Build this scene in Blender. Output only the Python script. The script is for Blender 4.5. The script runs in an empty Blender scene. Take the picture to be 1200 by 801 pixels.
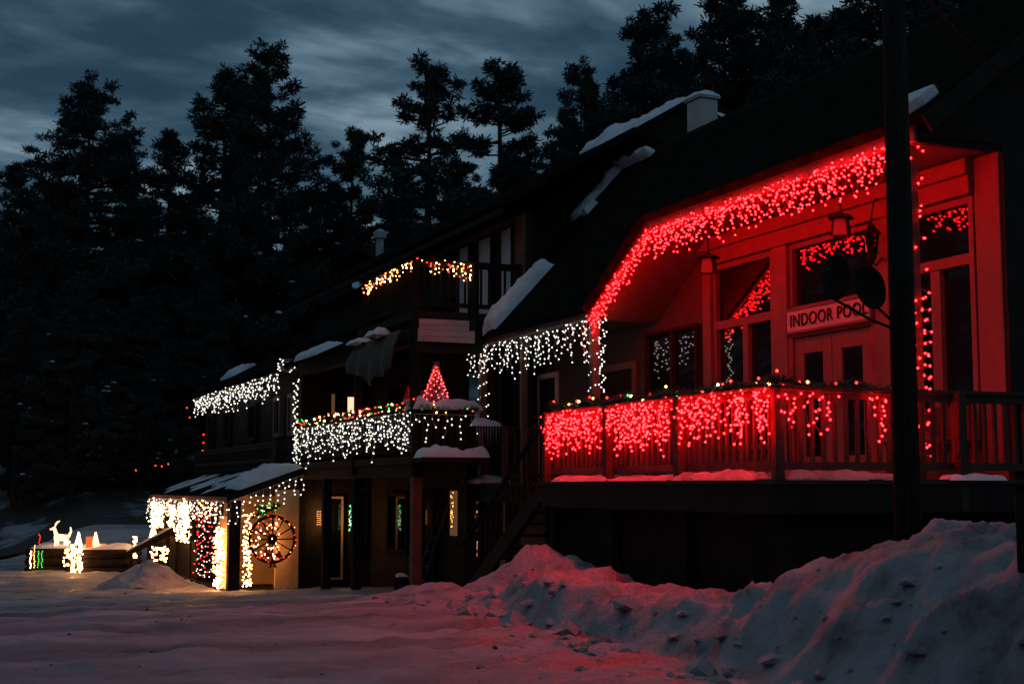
import bpy, math, random
import numpy as np
from mathutils import Vector, Matrix, noise
R = math.radians
random.seed(7)
S = bpy.context.scene
COL = S.collection

# ------------------------------------------------------------------ camera
cd = bpy.data.cameras.new('camera'); cam = bpy.data.objects.new('camera', cd); COL.objects.link(cam)
cd.sensor_width = 36; cd.lens = 50.0; cd.clip_end = 3000; cd.clip_start = .05
CZ = 2.42; YAW = 22.8; PITCH = math.degrees(math.atan(170/1667))
cam.location = (0, 0, CZ); cam.rotation_euler = (R(90+PITCH), 0, R(-YAW))
cd.dof.use_dof = True; cd.dof.focus_distance = 17; cd.dof.aperture_fstop = 5.0
S.camera = cam

# ------------------------------------------------------------------ dusk sky
W = bpy.data.worlds.new('World'); S.world = W; W.use_nodes = True
nt = W.node_tree; nt.nodes.clear()
def N(nt, t, **kw):
    n = nt.nodes.new(t)
    for k, v in kw.items():
        if k in n.inputs: n.inputs[k].default_value = v
        else: setattr(n, k, v)
    return n
def L(nt, a, b): nt.links.new(a, b)
def ramp(nt, fac, stops):
    r = nt.nodes.new('ShaderNodeValToRGB'); L(nt, fac, r.inputs[0])
    e = r.color_ramp.elements
    while len(e) < len(stops): e.new(.5)
    for i, (p, c) in enumerate(stops):
        e[i].position = p; e[i].color = (*c, 1) if len(c) == 3 else c
    return r
out = N(nt, 'ShaderNodeOutputWorld'); bg = N(nt, 'ShaderNodeBackground')
sky = N(nt, 'ShaderNodeTexSky', sky_type='NISHITA', sun_disc=False, sun_elevation=R(1.0), sun_rotation=R(200))
tc = N(nt, 'ShaderNodeTexCoord'); sep = N(nt, 'ShaderNodeSeparateXYZ'); L(nt, tc.outputs['Generated'], sep.inputs[0])
mz = N(nt, 'ShaderNodeMath', operation='MAXIMUM'); L(nt, sep.outputs[2], mz.inputs[0]); mz.inputs[1].default_value = .0
ad = N(nt, 'ShaderNodeMath', operation='ADD'); L(nt, mz.outputs[0], ad.inputs[0]); ad.inputs[1].default_value = .22
cmb = N(nt, 'ShaderNodeCombineXYZ')
for i in (0, 1):
    d = N(nt, 'ShaderNodeMath', operation='DIVIDE'); L(nt, sep.outputs[i], d.inputs[0]); L(nt, ad.outputs[0], d.inputs[1]); L(nt, d.outputs[0], cmb.inputs[i])
mp = N(nt, 'ShaderNodeMapping'); mp.inputs['Rotation'].default_value = (0, 0, R(-22)); mp.inputs['Scale'].default_value = (.7, 1.35, 1); mp.inputs['Location'].default_value = (7.3, 2.2, 1)
L(nt, cmb.outputs[0], mp.inputs[0])
n1 = N(nt, 'ShaderNodeTexNoise', Scale=1.75, Detail=6.0, Roughness=.5, Distortion=.35); L(nt, mp.outputs[0], n1.inputs['Vector'])
n2 = N(nt, 'ShaderNodeTexNoise', Scale=5.2, Detail=5.0, Roughness=.55, Distortion=.3); L(nt, mp.outputs[0], n2.inputs['Vector'])
mx = N(nt, 'ShaderNodeMix'); mx.inputs[0].default_value = .36; L(nt, n1.outputs['Fac'], mx.inputs[2]); L(nt, n2.outputs['Fac'], mx.inputs[3])
cr = ramp(nt, mx.outputs[0], [(.32, (.013, .036, .064)), (.43, (.024, .062, .100)), (.485, (.048, .104, .155)), (.535, (.120, .205, .275)), (.60, (.29, .40, .48))])
sm = N(nt, 'ShaderNodeVectorMath', operation='SCALE'); L(nt, sky.outputs[0], sm.inputs[0]); sm.inputs['Scale'].default_value = .002
va = N(nt, 'ShaderNodeVectorMath', operation='ADD'); L(nt, cr.outputs[0], va.inputs[0]); L(nt, sm.outputs[0], va.inputs[1])
L(nt, va.outputs[0], bg.inputs[0]); bg.inputs[1].default_value = .85; L(nt, bg.outputs[0], out.inputs[0])

sl = bpy.data.lights.new('sun', 'SUN'); sl.energy = .012; sl.angle = R(40); sl.color = (.6, .8, 1)
so = bpy.data.objects.new('sun', sl); COL.objects.link(so); so.rotation_euler = (R(50), 0, R(-30))
S.view_settings.view_transform = 'Standard'; S.view_settings.look = 'None'; S.view_settings.gamma = 1
S.view_settings.exposure = 0; S.view_settings.use_curve_mapping = False
S.cycles.use_denoising = True; S.cycles.max_bounces = 5; S.cycles.sample_clamp_indirect = 4
S.cycles.use_light_tree = True; S.cycles.caustics_reflective = False; S.cycles.caustics_refractive = False

# ------------------------------------------------------------------ materials
MATS = {}
def mat(name, col, rough=.8, var=.25, scale=6, bump=0, bscale=30, stretch=None, metal=0, spec=None, lap=None, col2=None, th=(.4, .6), coat=0):
    m = bpy.data.materials.new(name); m.use_nodes = True; t = m.node_tree
    b = t.nodes['Principled BSDF']; b.inputs['Roughness'].default_value = rough; b.inputs['Metallic'].default_value = metal
    if spec is not None: b.inputs['Specular IOR Level'].default_value = spec
    if coat: b.inputs['Coat Weight'].default_value = coat
    co = N(t, 'ShaderNodeTexCoord'); mpp = N(t, 'ShaderNodeMapping'); L(t, co.outputs['Object'], mpp.inputs[0])
    if stretch: mpp.inputs['Scale'].default_value = stretch
    nz = N(t, 'ShaderNodeTexNoise', Scale=scale, Detail=6.0, Roughness=.6); L(t, mpp.outputs[0], nz.inputs['Vector'])
    a = tuple(c*(1-var) for c in col); c2 = col2 or tuple(min(1, c*(1+var)) for c in col)
    r = ramp(t, nz.outputs['Fac'], [(th[0]-.1, a), (th[1]+.1, c2)] if not col2 else [(th[0], col), (th[1], c2)])
    L(t, r.outputs[0], b.inputs['Base Color'])
    hgt = None
    if bump:
        n2 = N(t, 'ShaderNodeTexNoise', Scale=bscale, Detail=5.0); L(t, mpp.outputs[0], n2.inputs['Vector']); hgt = n2.outputs['Fac']
    if lap:   # (axis, period): overlapping boards or courses
        sp = N(t, 'ShaderNodeSeparateXYZ'); L(t, co.outputs['Object'], sp.inputs[0])
        dv = N(t, 'ShaderNodeMath', operation='DIVIDE'); L(t, sp.outputs[lap[0]], dv.inputs[0]); dv.inputs[1].default_value = lap[1]
        fr = N(t, 'ShaderNodeMath', operation='FRACT'); L(t, dv.outputs[0], fr.inputs[0])
        iv = N(t, 'ShaderNodeMath', operation='SUBTRACT'); iv.inputs[0].default_value = 1; L(t, fr.outputs[0], iv.inputs[1])
        if lap[0] == 2: hh = iv
        else:
            hh = N(t, 'ShaderNodeMath', operation='GREATER_THAN'); L(t, fr.outputs[0], hh.inputs[0]); hh.inputs[1].default_value = .07
        bp = N(t, 'ShaderNodeBump', Strength=.8, Distance=.02); L(t, hh.outputs[0], bp.inputs['Height'])
        last = bp
        if hgt:
            b2 = N(t, 'ShaderNodeBump', Strength=bump, Distance=.02); L(t, hgt, b2.inputs['Height']); L(t, bp.outputs[0], b2.inputs['Normal']); last = b2
        L(t, last.outputs[0], b.inputs['Normal'])
    elif hgt:
        bp = N(t, 'ShaderNodeBump', Strength=bump, Distance=.05); L(t, hgt, bp.inputs['Height']); L(t, bp.outputs[0], b.inputs['Normal'])
    MATS[name] = m; return m
def emis(name, col, s):
    m = bpy.data.materials.new(name); m.use_nodes = True; t = m.node_tree; t.nodes.clear()
    o = N(t, 'ShaderNodeOutputMaterial'); e = N(t, 'ShaderNodeEmission'); e.inputs[0].default_value = (*col, 1); e.inputs[1].default_value = s
    L(t, e.outputs[0], o.inputs[0]); MATS[name] = m; return m
M = MATS
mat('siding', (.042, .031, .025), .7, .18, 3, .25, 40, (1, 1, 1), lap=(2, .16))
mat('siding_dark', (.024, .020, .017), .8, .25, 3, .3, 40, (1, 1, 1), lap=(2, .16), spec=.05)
mat('boards_vert', (.016, .013, .012), .8, .35, 5, .4, 20, (1, 4, .4), lap=(1, .14), spec=.05)
mat('boards_end', (.016, .013, .012), .8, .35, 5, .4, 20, (4, 1, .4), lap=(0, .14), spec=.05)
mat('trim', (.125, .066, .050), .6, .12, 4, .15, 40, (1, 1, .3))
mat('trim_dark', (.024, .019, .016), .7, .2, 4, .2, 40, spec=.05)
mat('rail_wood', (.05, .030, .022), .75, .3, 6, .3, 40, (1, 1, .3), spec=.2)
mat('soffit', (.10, .07, .05), .7, .15, 4, .2, 30, (4, 1, 1), lap=(1, .12))
mat('shingle', (.012, .010, .009), 1.0, .5, 5, .6, 45, lap=(2, .12), spec=.0)
mat('white_paint', (.55, .52, .48), .5, .06, 4, .05, 40)
mat('corrugated', (.42, .40, .38), .45, .1, 3, .1, 30, metal=.1)
mat('sign_white', (.36, .33, .31), .5, .06, 5)
mat('black', (.012, .012, .013), .7, .2, 6, spec=.08)
mat('pole_wood', (.018, .015, .013), .9, .35, 8, .5, 25, (3, 3, .3), spec=.08)
mat('metal_grey', (.30, .32, .34), .5, .1, 5, metal=.3)
mat('glass', (.004, .005, .006), .03, 0, 3, spec=.62)
mat('curtain', (.50, .54, .58), .9, .12, 3, .3, 6, (1, 14, .2))
mat('snow', (.60, .62, .67), .75, .05, 4, .35, 22)
mat('needle', (.026, .038, .042), .95, .4, 2)
mat('bark', (.035, .025, .020), .95, .4, 4, .7, 12, (2, 2, .5))
mat('garland', (.02, .05, .022), .8, .4, 8)
mat('tarp', (.055, .036, .026), .8, .15, 3, .3, 5)
mat('red_felt', (.5, .02, .015), .9, .15, 6)
mat('beard', (.6, .5, .4), .95, .1, 10)
mat('rust', (.16, .05, .025), .8, .3, 6)
mat('log', (.020, .015, .012), .9, .3, 6, .5, 20, spec=.05)
mat('warm_wood', (.50, .32, .15), .7, .15, 4, .25, 30, lap=(2, .2))
mat('ribbon', (.55, .01, .015), .6, .1, 6)
emis('bulb_red', (1, .0028, .0036), 95)
emis('bulb_white', (1, .93, .80), 3.2)
emis('bulb_warm', (1, .42, .13), 48)
emis('bulb_warm_hot', (1, .25, .06), 34)
emis('bulb_pink', (1, .045, .04), 22)
emis('bulb_green', (.05, 1, .16), 3)
emis('bulb_amber', (1, .40, .08), 9)
emis('bulb_softred', (1, .03, .02), 8)
emis('lit_window', (1, .55, .32), 1.5)
emis('lit_dim', (1, .50, .20), .10)
emis('fig_warm', (1, .55, .30), 2.6)
emis('flame', (1, .45, .15), 30)

# ground: packed snow and ice with tyre dirt
def snow_ground():
    m = bpy.data.materials.new('packed_snow'); m.use_nodes = True; t = m.node_tree; b = t.nodes['Principled BSDF']
    co = N(t, 'ShaderNodeTexCoord'); mpp = N(t, 'ShaderNodeMapping'); L(t, co.outputs['Object'], mpp.inputs[0])
    mpp.inputs['Rotation'].default_value = (0, 0, R(22)); mpp.inputs['Scale'].default_value = (.35, 1.3, 1)
    a = N(t, 'ShaderNodeTexNoise', Scale=.55, Detail=8.0, Roughness=.62, Distortion=.5); L(t, mpp.outputs[0], a.inputs['Vector'])
    r = ramp(t, a.outputs['Fac'], [(.33, (.07, .062, .06)), (.44, (.24, .23, .24)), (.52, (.38, .37, .39)), (.64, (.60, .585, .63))]); L(t, r.outputs[0], b.inputs['Base Color'])
    rr = ramp(t, a.outputs['Fac'], [(.36, (.28, .28, .28)), (.55, (.7, .7, .7))]); L(t, rr.outputs[0], b.inputs['Roughness'])
    n2 = N(t, 'ShaderNodeTexNoise', Scale=4.5, Detail=10.0, Roughness=.75); L(t, co.outputs['Object'], n2.inputs['Vector'])
    bp = N(t, 'ShaderNodeBump', Strength=1.0, Distance=.16); L(t, n2.outputs['Fac'], bp.inputs['Height']); L(t, bp.outputs[0], b.inputs['Normal'])
    MATS['packed_snow'] = m
def snow_bank_mat():
    m = bpy.data.materials.new('bank_snow'); m.use_nodes = True; t = m.node_tree; b = t.nodes['Principled BSDF']
    co = N(t, 'ShaderNodeTexCoord')
    a = N(t, 'ShaderNodeTexNoise', Scale=2.2, Detail=8.0, Roughness=.65); L(t, co.outputs['Object'], a.inputs['Vector'])
    r = ramp(t, a.outputs['Fac'], [(.28, (.14, .12, .12)), (.42, (.32, .305, .325)), (.6, (.46, .44, .475))]); L(t, r.outputs[0], b.inputs['Base Color'])
    b.inputs['Roughness'].default_value = .75
    n2 = N(t, 'ShaderNodeTexNoise', Scale=9, Detail=9.0, Roughness=.72); L(t, co.outputs['Object'], n2.inputs['Vector'])
    bp = N(t, 'ShaderNodeBump', Strength=1.0, Distance=.10); L(t, n2.outputs['Fac'], bp.inputs['Height']); L(t, bp.outputs[0], b.inputs['Normal'])
    MATS['bank_snow'] = m
snow_ground(); snow_bank_mat()
mat('hill', (.030, .028, .026), .95, .3, .35, .6, 4, col2=(.26, .29, .33), th=(.52, .60))

# ------------------------------------------------------------------ mesh helpers
class MB:
    def __init__(s): s.v = []; s.f = []
    def add(s, v, f):
        n = len(s.v); s.v += [tuple(p) for p in v]; s.f += [tuple(i+n for i in q) for q in f]; return s
    def box(s, x0, x1, y0, y1, z0, z1):
        return s.add([(x0,y0,z0),(x1,y0,z0),(x1,y1,z0),(x0,y1,z0),(x0,y0,z1),(x1,y0,z1),(x1,y1,z1),(x0,y1,z1)],
                     [(0,3,2,1),(4,5,6,7),(0,1,5,4),(1,2,6,5),(2,3,7,6),(3,0,4,7)])
    def bar(s, a, b, w, h=None, upv=(0,0,1)):
        a, b = Vector(a), Vector(b); d = (b-a).normalized(); h = h or w
        u = Vector(upv)
        if abs(d.dot(u)) > .95: u = Vector((1,0,0))
        r = d.cross(u).normalized(); u = r.cross(d)
        vs = []
        for p in (a, b):
            for i, j in ((-1,-1),(1,-1),(1,1),(-1,1)): vs.append(p+r*(i*w/2)+u*(j*h/2))
        return s.add(vs, [(0,1,2,3),(7,6,5,4),(0,4,5,1),(1,5,6,2),(2,6,7,3),(3,7,4,0)])
    def tube(s, pts, rad, n=6, cap=True):
        pts = [Vector(p) for p in pts]; rs = rad if isinstance(rad, (list, tuple)) else [rad]*len(pts); vs = []; fs = []
        for i, p in enumerate(pts):
            d = (pts[min(i+1, len(pts)-1)]-pts[max(i-1, 0)]).normalized()
            u = Vector((0,0,1)) if abs(d.z) < .9 else Vector((1,0,0)); r = d.cross(u).normalized(); u = r.cross(d)
            for k in range(n):
                t = 2*math.pi*k/n; vs.append(p+(r*math.cos(t)+u*math.sin(t))*rs[i])
        for i in range(len(pts)-1):
            for k in range(n): fs.append((i*n+k, i*n+(k+1)%n, (i+1)*n+(k+1)%n, (i+1)*n+k))
        if cap: fs += [tuple(range(n-1, -1, -1)), tuple(range((len(pts)-1)*n, len(pts)*n))]
        return s.add(vs, fs)
    def prism(s, poly, ext):
        "closed polygon (3-D points) swept along ext"
        n = len(poly); e = Vector(ext); a = [Vector(p) for p in poly]
        return s.add(a+[p+e for p in a], [tuple(range(n)), tuple(range(2*n-1, n-1, -1))]+[(i, i+n, (i+1)%n+n, (i+1)%n) for i in range(n)])
    def ring(s, c, ax, r, tr, n=28, m=8):
        c = Vector(c); ax = Vector(ax).normalized(); u = ax.orthogonal().normalized(); w = ax.cross(u); vs = []; fs = []
        for i in range(n):
            t = 2*math.pi*i/n; d = u*math.cos(t)+w*math.sin(t)
            for j in range(m):
                q = 2*math.pi*j/m; vs.append(c+d*(r+tr*math.cos(q))+ax*tr*math.sin(q))
        for i in range(n):
            for j in range(m): fs.append((i*m+j, ((i+1)%n)*m+j, ((i+1)%n)*m+(j+1)%m, i*m+(j+1)%m))
        return s.add(vs, fs)
    def lathe(s, c, prof, n=12):
        c = Vector(c); vs = []; fs = []
        for r, z in prof:
            for k in range(n):
                t = 2*math.pi*k/n; vs.append(c+Vector((r*math.cos(t), r*math.sin(t), z)))
        for i in range(len(prof)-1):
            for k in range(n): fs.append((i*n+k, i*n+(k+1)%n, (i+1)*n+(k+1)%n, (i+1)*n+k))
        fs += [tuple(range(n-1, -1, -1)), tuple(range((len(prof)-1)*n, len(prof)*n))]
        return s.add(vs, fs)
    def build(s, name, m, parent=None, smooth=False, bevel=0):
        me = bpy.data.meshes.new(name); me.from_pydata(s.v, [], s.f); me.materials.append(MATS[m]); me.update()
        if smooth: me.polygons.foreach_set('use_smooth', [True]*len(me.polygons))
        o = bpy.data.objects.new(name, me); COL.objects.link(o)
        if parent:
            o.parent = parent; o.matrix_parent_inverse = Matrix.Translation(-total(parent))
        if bevel:
            b = o.modifiers.new('bevel', 'BEVEL'); b.width = bevel; b.segments = 2; b.limit_method = 'ANGLE'
        return o
def total(p):
    return Vector((0,0,0)) if p.parent else p.location.copy()   # built meshes carry world coordinates
def tag(o, label=None, cat=None, group=None, kind=None):
    if label: o['label'] = label
    if cat: o['category'] = cat
    if group: o['group'] = group
    if kind: o['kind'] = kind
    return o
def thing(name, label, cat, loc=(0,0,0), group=None):
    o = bpy.data.objects.new(name, None); COL.objects.link(o); o.location = loc; o.empty_display_size = .2
    return tag(o, label, cat, group)
def B(name, m, parent, *boxes, bevel=0):
    b = MB()
    for q in boxes: b.box(*q)
    return b.build(name, m, parent, bevel=bevel)

# ------------------------------------------------------------------ terrain
def sstep(a, b, t):
    t = max(0., min(1., (t-a)/(b-a))); return t*t*(3-2*t)
def G(x, y):
    z = 1.0-.95*max(0, min(1, (y-16)/17.)) if y > 16 else 1.0
    z += .05*noise.noise(Vector((x*.25, y*.25, 1)))
    if y > 33:                                            # ground rises behind the far end
        z += .16*max(0, y-49)*sstep(49, 60, y)
        z += 2.6*sstep(1.6, -3.5, x)*sstep(38, 47, y)*(1+.3*noise.noise(Vector((x*.4, y*.4, 5))))
        z += 1.5*sstep(46, 52, y)*sstep(2.5, 6, x)
    return z
def grid_mesh(name, xs, ys, fz, m, parent=None):
    vs = [(x, y, fz(x, y)) for y in ys for x in xs]; nx = len(xs)
    fs = [(j*nx+i, j*nx+i+1, (j+1)*nx+i+1, (j+1)*nx+i) for j in range(len(ys)-1) for i in range(nx-1)]
    b = MB(); b.v = vs; b.f = fs
    return b.build(name, m, parent, smooth=True)
def fz_ground(x, y):
    z = G(x, y)
    if y < 45:
        z += .040*noise.fractal(Vector((x*1.1, y*1.1, 3)), .55, 2.1, 7)
        z += .018*abs(noise.noise(Vector((x*.9+y*.2, y*1.1-x*.45, 7))))
        dd, pp = noise.voronoi(Vector((x*1.7+.6*noise.noise(Vector((x, y, 1))), y*1.7+.6*noise.noise(Vector((x, y, 2))), 0)))
        z += .045*noise.cell(pp[0]*5.1)*min(1, (dd[1]-dd[0])*4)*sstep(-.1, .35, noise.noise(Vector((x*.35, y*.35, 40))))
        for k, (c0, w_) in enumerate(((10.6, .16), (12.3, .16), (15.2, .18), (17.2, .18), (20.5, .2), (23, .2), (27, .25), (29.4, .25))):
            q = y+.40*x+.5*noise.noise(Vector((x*.12, k//2, 4)))-c0-3.2
            z -= .028*math.exp(-(q/w_)**2)*max(0, .5+1.2*noise.noise(Vector((x*.5, k, 8)))); z += .006*math.exp(-((abs(q)-w_*1.9)/(w_*.7))**2)
        z += .035*max(0, noise.noise(Vector((x*1.6+y*.6, y*2.6-x*1.0, 17))))
    return z
def lin(a, b, n): return [a+(b-a)*i/n for i in range(n+1)]
ys = lin(-6, 6, 12)[:-1]+lin(6, 24, 300)[:-1]+lin(24, 50, 120)
tag(grid_mesh('ground', lin(-30, -8, 22)[:-1]+lin(-8, 12, 300)[:-1]+lin(12, 40, 16), ys, fz_ground, 'packed_snow'), kind='structure')
def fz_hill(x, y):
    return G(x, min(y, 58))-.02+max(0, y-58)*.055+(2.0*noise.noise(Vector((x*.03, y*.03, 2)))*min(1, (y-60)/30) if y > 60 else .12*noise.noise(Vector((x*.5, y*.5, 2)))*sstep(49.5, 52, y))
tag(grid_mesh('hillside', lin(-120, 220, 170), lin(49.5, 62, 25)[:-1]+lin(62, 260, 40), fz_hill, 'hill'), kind='structure')
vs = MB()
vs.box(-1500, 1500, -400, 1800, -3.0, -2.0)
tag(vs.build('terrain', 'hill'), kind='structure')

def fz_side(x, y):
    t = sstep(-16, -75, x); return -.6+30*t+3.0*noise.noise(Vector((x*.05, y*.05, 6)))*t+1.6*noise.noise(Vector((x*.3, y*.3, 3)))*t
tag(grid_mesh('unseen_slope', lin(-95, -14, 60), lin(-60, 150, 90), fz_side, 'hill'), kind='structure')  # bare slope outside the view, added to darken window reflections and skylight

# ploughed snow bank: crest follows the deck
crest = [(19.0, 7.0, .95), (17.5, 7.05, 1.10), (16.3, 7.0, 1.22), (15.2, 6.95, 1.50), (13.8, 6.9, 1.50), (12.2, 6.9, 1.46), (11.0, 6.9, 1.46), (10.4, 6.9, 1.58), (9.7, 6.95, 1.84), (9.2, 6.95, 2.06), (8.0, 6.95, 2.17), (7.2, 6.9, 2.14), (5.5, 6.8, 2.0), (2.0, 6.8, 1.9)]
def cint(y):
    if y >= crest[0][0]: return crest[0][1:]
    for a, b in zip(crest, crest[1:]):
        if b[0] <= y <= a[0]:
            t = (a[0]-y)/(a[0]-b[0]); t = t*t*(3-2*t); return a[1]+(b[1]-a[1])*t, a[2]+(b[2]-a[2])*t
    return crest[-1][1:]
def fz_bank(x, y):
    g = G(x, y); xc, zc = cint(y)
    right = sstep(11.8, 9.0, y)
    wob = .22*noise.noise(Vector((y*.8, 3.3, 0)))
    d = x-xc-wob
    wf = 1.0+.45*right; pl_ = .45*(1-right)+.15*right
    prof = sstep(-wf, -pl_, d) if d < 0 else 1-.55*sstep(.35, 1.3, d)
    prof = max(prof, sstep(7.6, 5.6, y)*.50*math.exp(-((d+1.75+.35*math.sin(y*.9))/.6)**2))
    end = sstep(20.3, 17.8, y)
    h = max(0, zc-g)*prof*end
    k = min(1, h*2.4)
    P = Vector((x, y, 0))
    vor = noise.voronoi(Vector((x*2.1, y*1.5, 2)))[0][0]
    h += k*(1-right)*(.15*(.40-vor)+.07*noise.noise(P*2.3))
    h += k*right*(.24*noise.noise(Vector((x*1.0, y*.8, 9)))+.13*noise.noise(Vector((x*1.9, y*1.5, 4))))
    h += k*.045*noise.fractal(P*3.4, .8, 2.1, 6)
    rd = 1-abs(noise.noise(Vector((x*1.3+.4*y, y*.55, 21))))*2
    h += k*(.10+.10*right)*(rd*rd if rd > 0 else 0)*(.4+.6*sstep(-.3, .3, noise.noise(Vector((x*.6, y*.5, 30)))))-k*.07
    dd, pp = noise.voronoi(Vector((x*4.2+.5*noise.noise(P*3), y*3.4+.5*noise.noise(P*3+Vector((5, 0, 0))), 1)))
    h += k*.11*noise.cell(pp[0]*7.3)*min(1, (dd[1]-dd[0])*5)*(.35+.65*sstep(-.2, .3, noise.noise(P*.9)))
    return g-.06+h-(.1 if prof <= 0.001 else 0)
bank = grid_mesh('snow_bank', lin(3.4, 8.4, 130), lin(1.5, 20.4, 420), fz_bank, 'bank_snow')
tag(bank, 'long ploughed snow bank below the deck, high and rounded at its right end', 'snow bank')
def mound(name, cx, cy, rx, ry, h, label, cat, seed=0, m='bank_snow', rot=0, base=None, group=None, sharp=1.0):
    def f(u, v):
        r = math.hypot(u, v)
        w = max(0, 1-r*(1+.25*noise.noise(Vector((u*1.6+seed, v*1.6, seed)))))
        return w
    n = 46; vs = []; nx = n+1; cr_, sr = math.cos(rot), math.sin(rot)
    for j in range(n+1):
        for i in range(n+1):
            u, v = -1+2*i/n, -1+2*j/n; w = f(u, v)
            x, y = cx+u*rx*cr_-v*ry*sr, cy+u*rx*sr+v*ry*cr_
            hh = h*(w**(.75*sharp))*(1+.30*noise.fractal(Vector((x*1.7, y*1.7, seed)), 1, 2, 4))
            vs.append((x, y, (base if base is not None else G(x, y))-.05+hh+min(w, .3)*.12*noise.noise(Vector((x*4, y*4, seed)))))
    b = MB(); b.v = vs; b.f = [(j*nx+i, j*nx+i+1, (j+1)*nx+i+1, (j+1)*nx+i) for j in range(n) for i in range(n)]
    o = b.build(name, m, smooth=True)
    return tag(o, label, cat, group)
mound('snow_pile', 7.72, 16.9, .85, 2.3, .78, 'steep grey snow pile heaped against the lower stair', 'snow pile', 3, rot=.25)
mound('snow_pile', 5.35, 35.6, 1.15, 1.3, .62, 'rounded snow pile beside the lit lean-to, warm light on its top', 'snow pile', 8)
mound('snow_pile', 6.6, 18.6, 1.1, 1.5, .30, 'low lumpy snow heap at the left foot of the long bank', 'snow pile', 12)

def chunks(name, n, m, fx, smin, smax, kind='stuff'):
    b = MB(); rr = random.Random(n)
    for _ in range(n):
        x, y = fx(rr); s = rr.uniform(smin, smax)*(1 if rr.random() < .85 else 1.8); z = max(fz_ground(x, y), fz_bank(x, y) if 1.5 < y < 20 and 3.4 < x < 8.4 else -9)
        vs = []
        for q in ((1,0,0),(-1,0,0),(0,1,0),(0,-1,0),(0,0,1),(.6,.6,.5),(-.6,.6,.5),(.6,-.6,.5),(-.6,-.6,.5)):
            vs.append((x+q[0]*s*rr.uniform(.6, 1.3), y+q[1]*s*rr.uniform(.6, 1.3), z-.01+q[2]*s*rr.uniform(.5, 1.0)))
        b.add(vs, [(4,5,6),(4,6,8),(4,8,7),(4,7,5),(0,2,5),(2,6,5),(2,1,6),(1,8,6),(1,3,8),(3,7,8),(3,0,7),(0,5,7)])
    return tag(b.build(name, m), kind=kind)
def near_bank(rr):
    y = rr.uniform(4, 19); x = cint(y)[0]-rr.uniform(.1, 3.2)*rr.random()**.5-.3; return x, y
def on_road(rr):
    y = 7+28*rr.random()**1.3; return rr.uniform(-4, 6.5)*(y/20+.3), y
mat('dirt', (.05, .042, .036), .95, .3, 8)
chunks('snow_chunks', 500, 'bank_snow', near_bank, .010, .03)
def bank_foot(rr):
    y = rr.uniform(6.5, 18.5); return cint(y)[0]-rr.uniform(.5, 1.5), y
chunks('snow_lumps', 110, 'bank_snow', bank_foot, .05, .12)
chunks('snow_crumbs', 350, 'packed_snow', on_road, .006, .016)
chunks('road_grit', 700, 'dirt', on_road, .01, .022)

# ------------------------------------------------------------------ snow patches on roofs and ledges
def snow_patch(parent, o, u, v, nrm, th, seed=0, name='snow', m='snow', ragged=.3, n=22, label=None):
    "pillow of snow over the quad o + u, v"
    o, u, v, nrm = map(Vector, (o, u, v, nrm)); nrm = nrm.normalized(); vs = []; nx = n+1
    lu, lv = u.length, v.length; e = min(lu, lv)
    for j in range(n+1):
        for i in range(n+1):
            a, b = i/n, j/n; p = o+u*a+v*b
            k = noise.noise(p*2.3/max(e, .3)*.6+Vector((seed, 0, 0)))
            ed = min(min(a, 1-a)*lu, min(b, 1-b)*lv)/max(e*.5, .01)
            q = o+u*(.5+(a-.5)*(1+ragged*k))+v*(.5+(b-.5)*(1-ragged*.6*k))
            w = min(1, ed*1.9)**.5
            vs.append(q+nrm*(-.01+th*w*(1+.5*noise.noise(p*3+Vector((seed, 2, 0)))+.25*noise.noise(p*9))))
    bt = MB(); nn = len(vs); bt.v = [tuple(p) for p in vs]; bt.f = [(j*nx+i, j*nx+i+1, (j+1)*nx+i+1, (j+1)*nx+i) for j in range(n) for i in range(n)]
    if u.cross(v).dot(nrm) < 0: bt.f = [f[::-1] for f in bt.f]
    ob = bt.build(name, m, parent, smooth=True)
    if label: ob['label'] = label
    return ob

# ------------------------------------------------------------------ POOL BUILDING (right)
XW = 11.0; XE = 9.8; DZ = 2.50
EN = 12.15                                 # near end wall
RX, RZ = 13.17, 8.83                       # ridge
pb = thing('pool_house', 'large dark shingled lodge wing whose tall porch glows red', 'building', (12, 18, 1))
def wall_x(name, m, parent, x, y0, y1, z0, z1, th=.15): return B(name, m, parent, (x, x+th, y0, y1, z0, z1))
# window wall of the porch is framed with columns; solid wall to its left
w = MB()
w.prism([(XW, 18.45, 1.9), (XW, 25.1, 1.9), (XW, 25.1, 5.05), (XW, 20.1, 5.05), (XW, 18.45, 6.05)], (.15, 0, 0))
w.box(XW+.02, XW+.15, EN+.5, 18.45, 1.9, 3.02)
w.box(XW+.10, XW+.15, EN+.5, 18.45, 3.02, 6.2)
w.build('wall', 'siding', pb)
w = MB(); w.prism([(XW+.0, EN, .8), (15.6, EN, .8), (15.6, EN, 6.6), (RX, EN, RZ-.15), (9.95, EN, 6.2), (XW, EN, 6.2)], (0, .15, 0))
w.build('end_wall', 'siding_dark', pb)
B('rear_wall', 'siding_dark', pb, (15.45, 15.6, EN+.15, 25.1, .8, 6.6))
w = MB(); w.prism([(XW+.15, 25.1, .3), (15.45, 25.1, .3), (15.45, 25.1, 6.6), (RX, 25.1, RZ-.2), (XW+.15, 25.1, 6.5)], (0, -.12, 0)); w.build('end_wall', 'siding_dark', pb)
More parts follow.
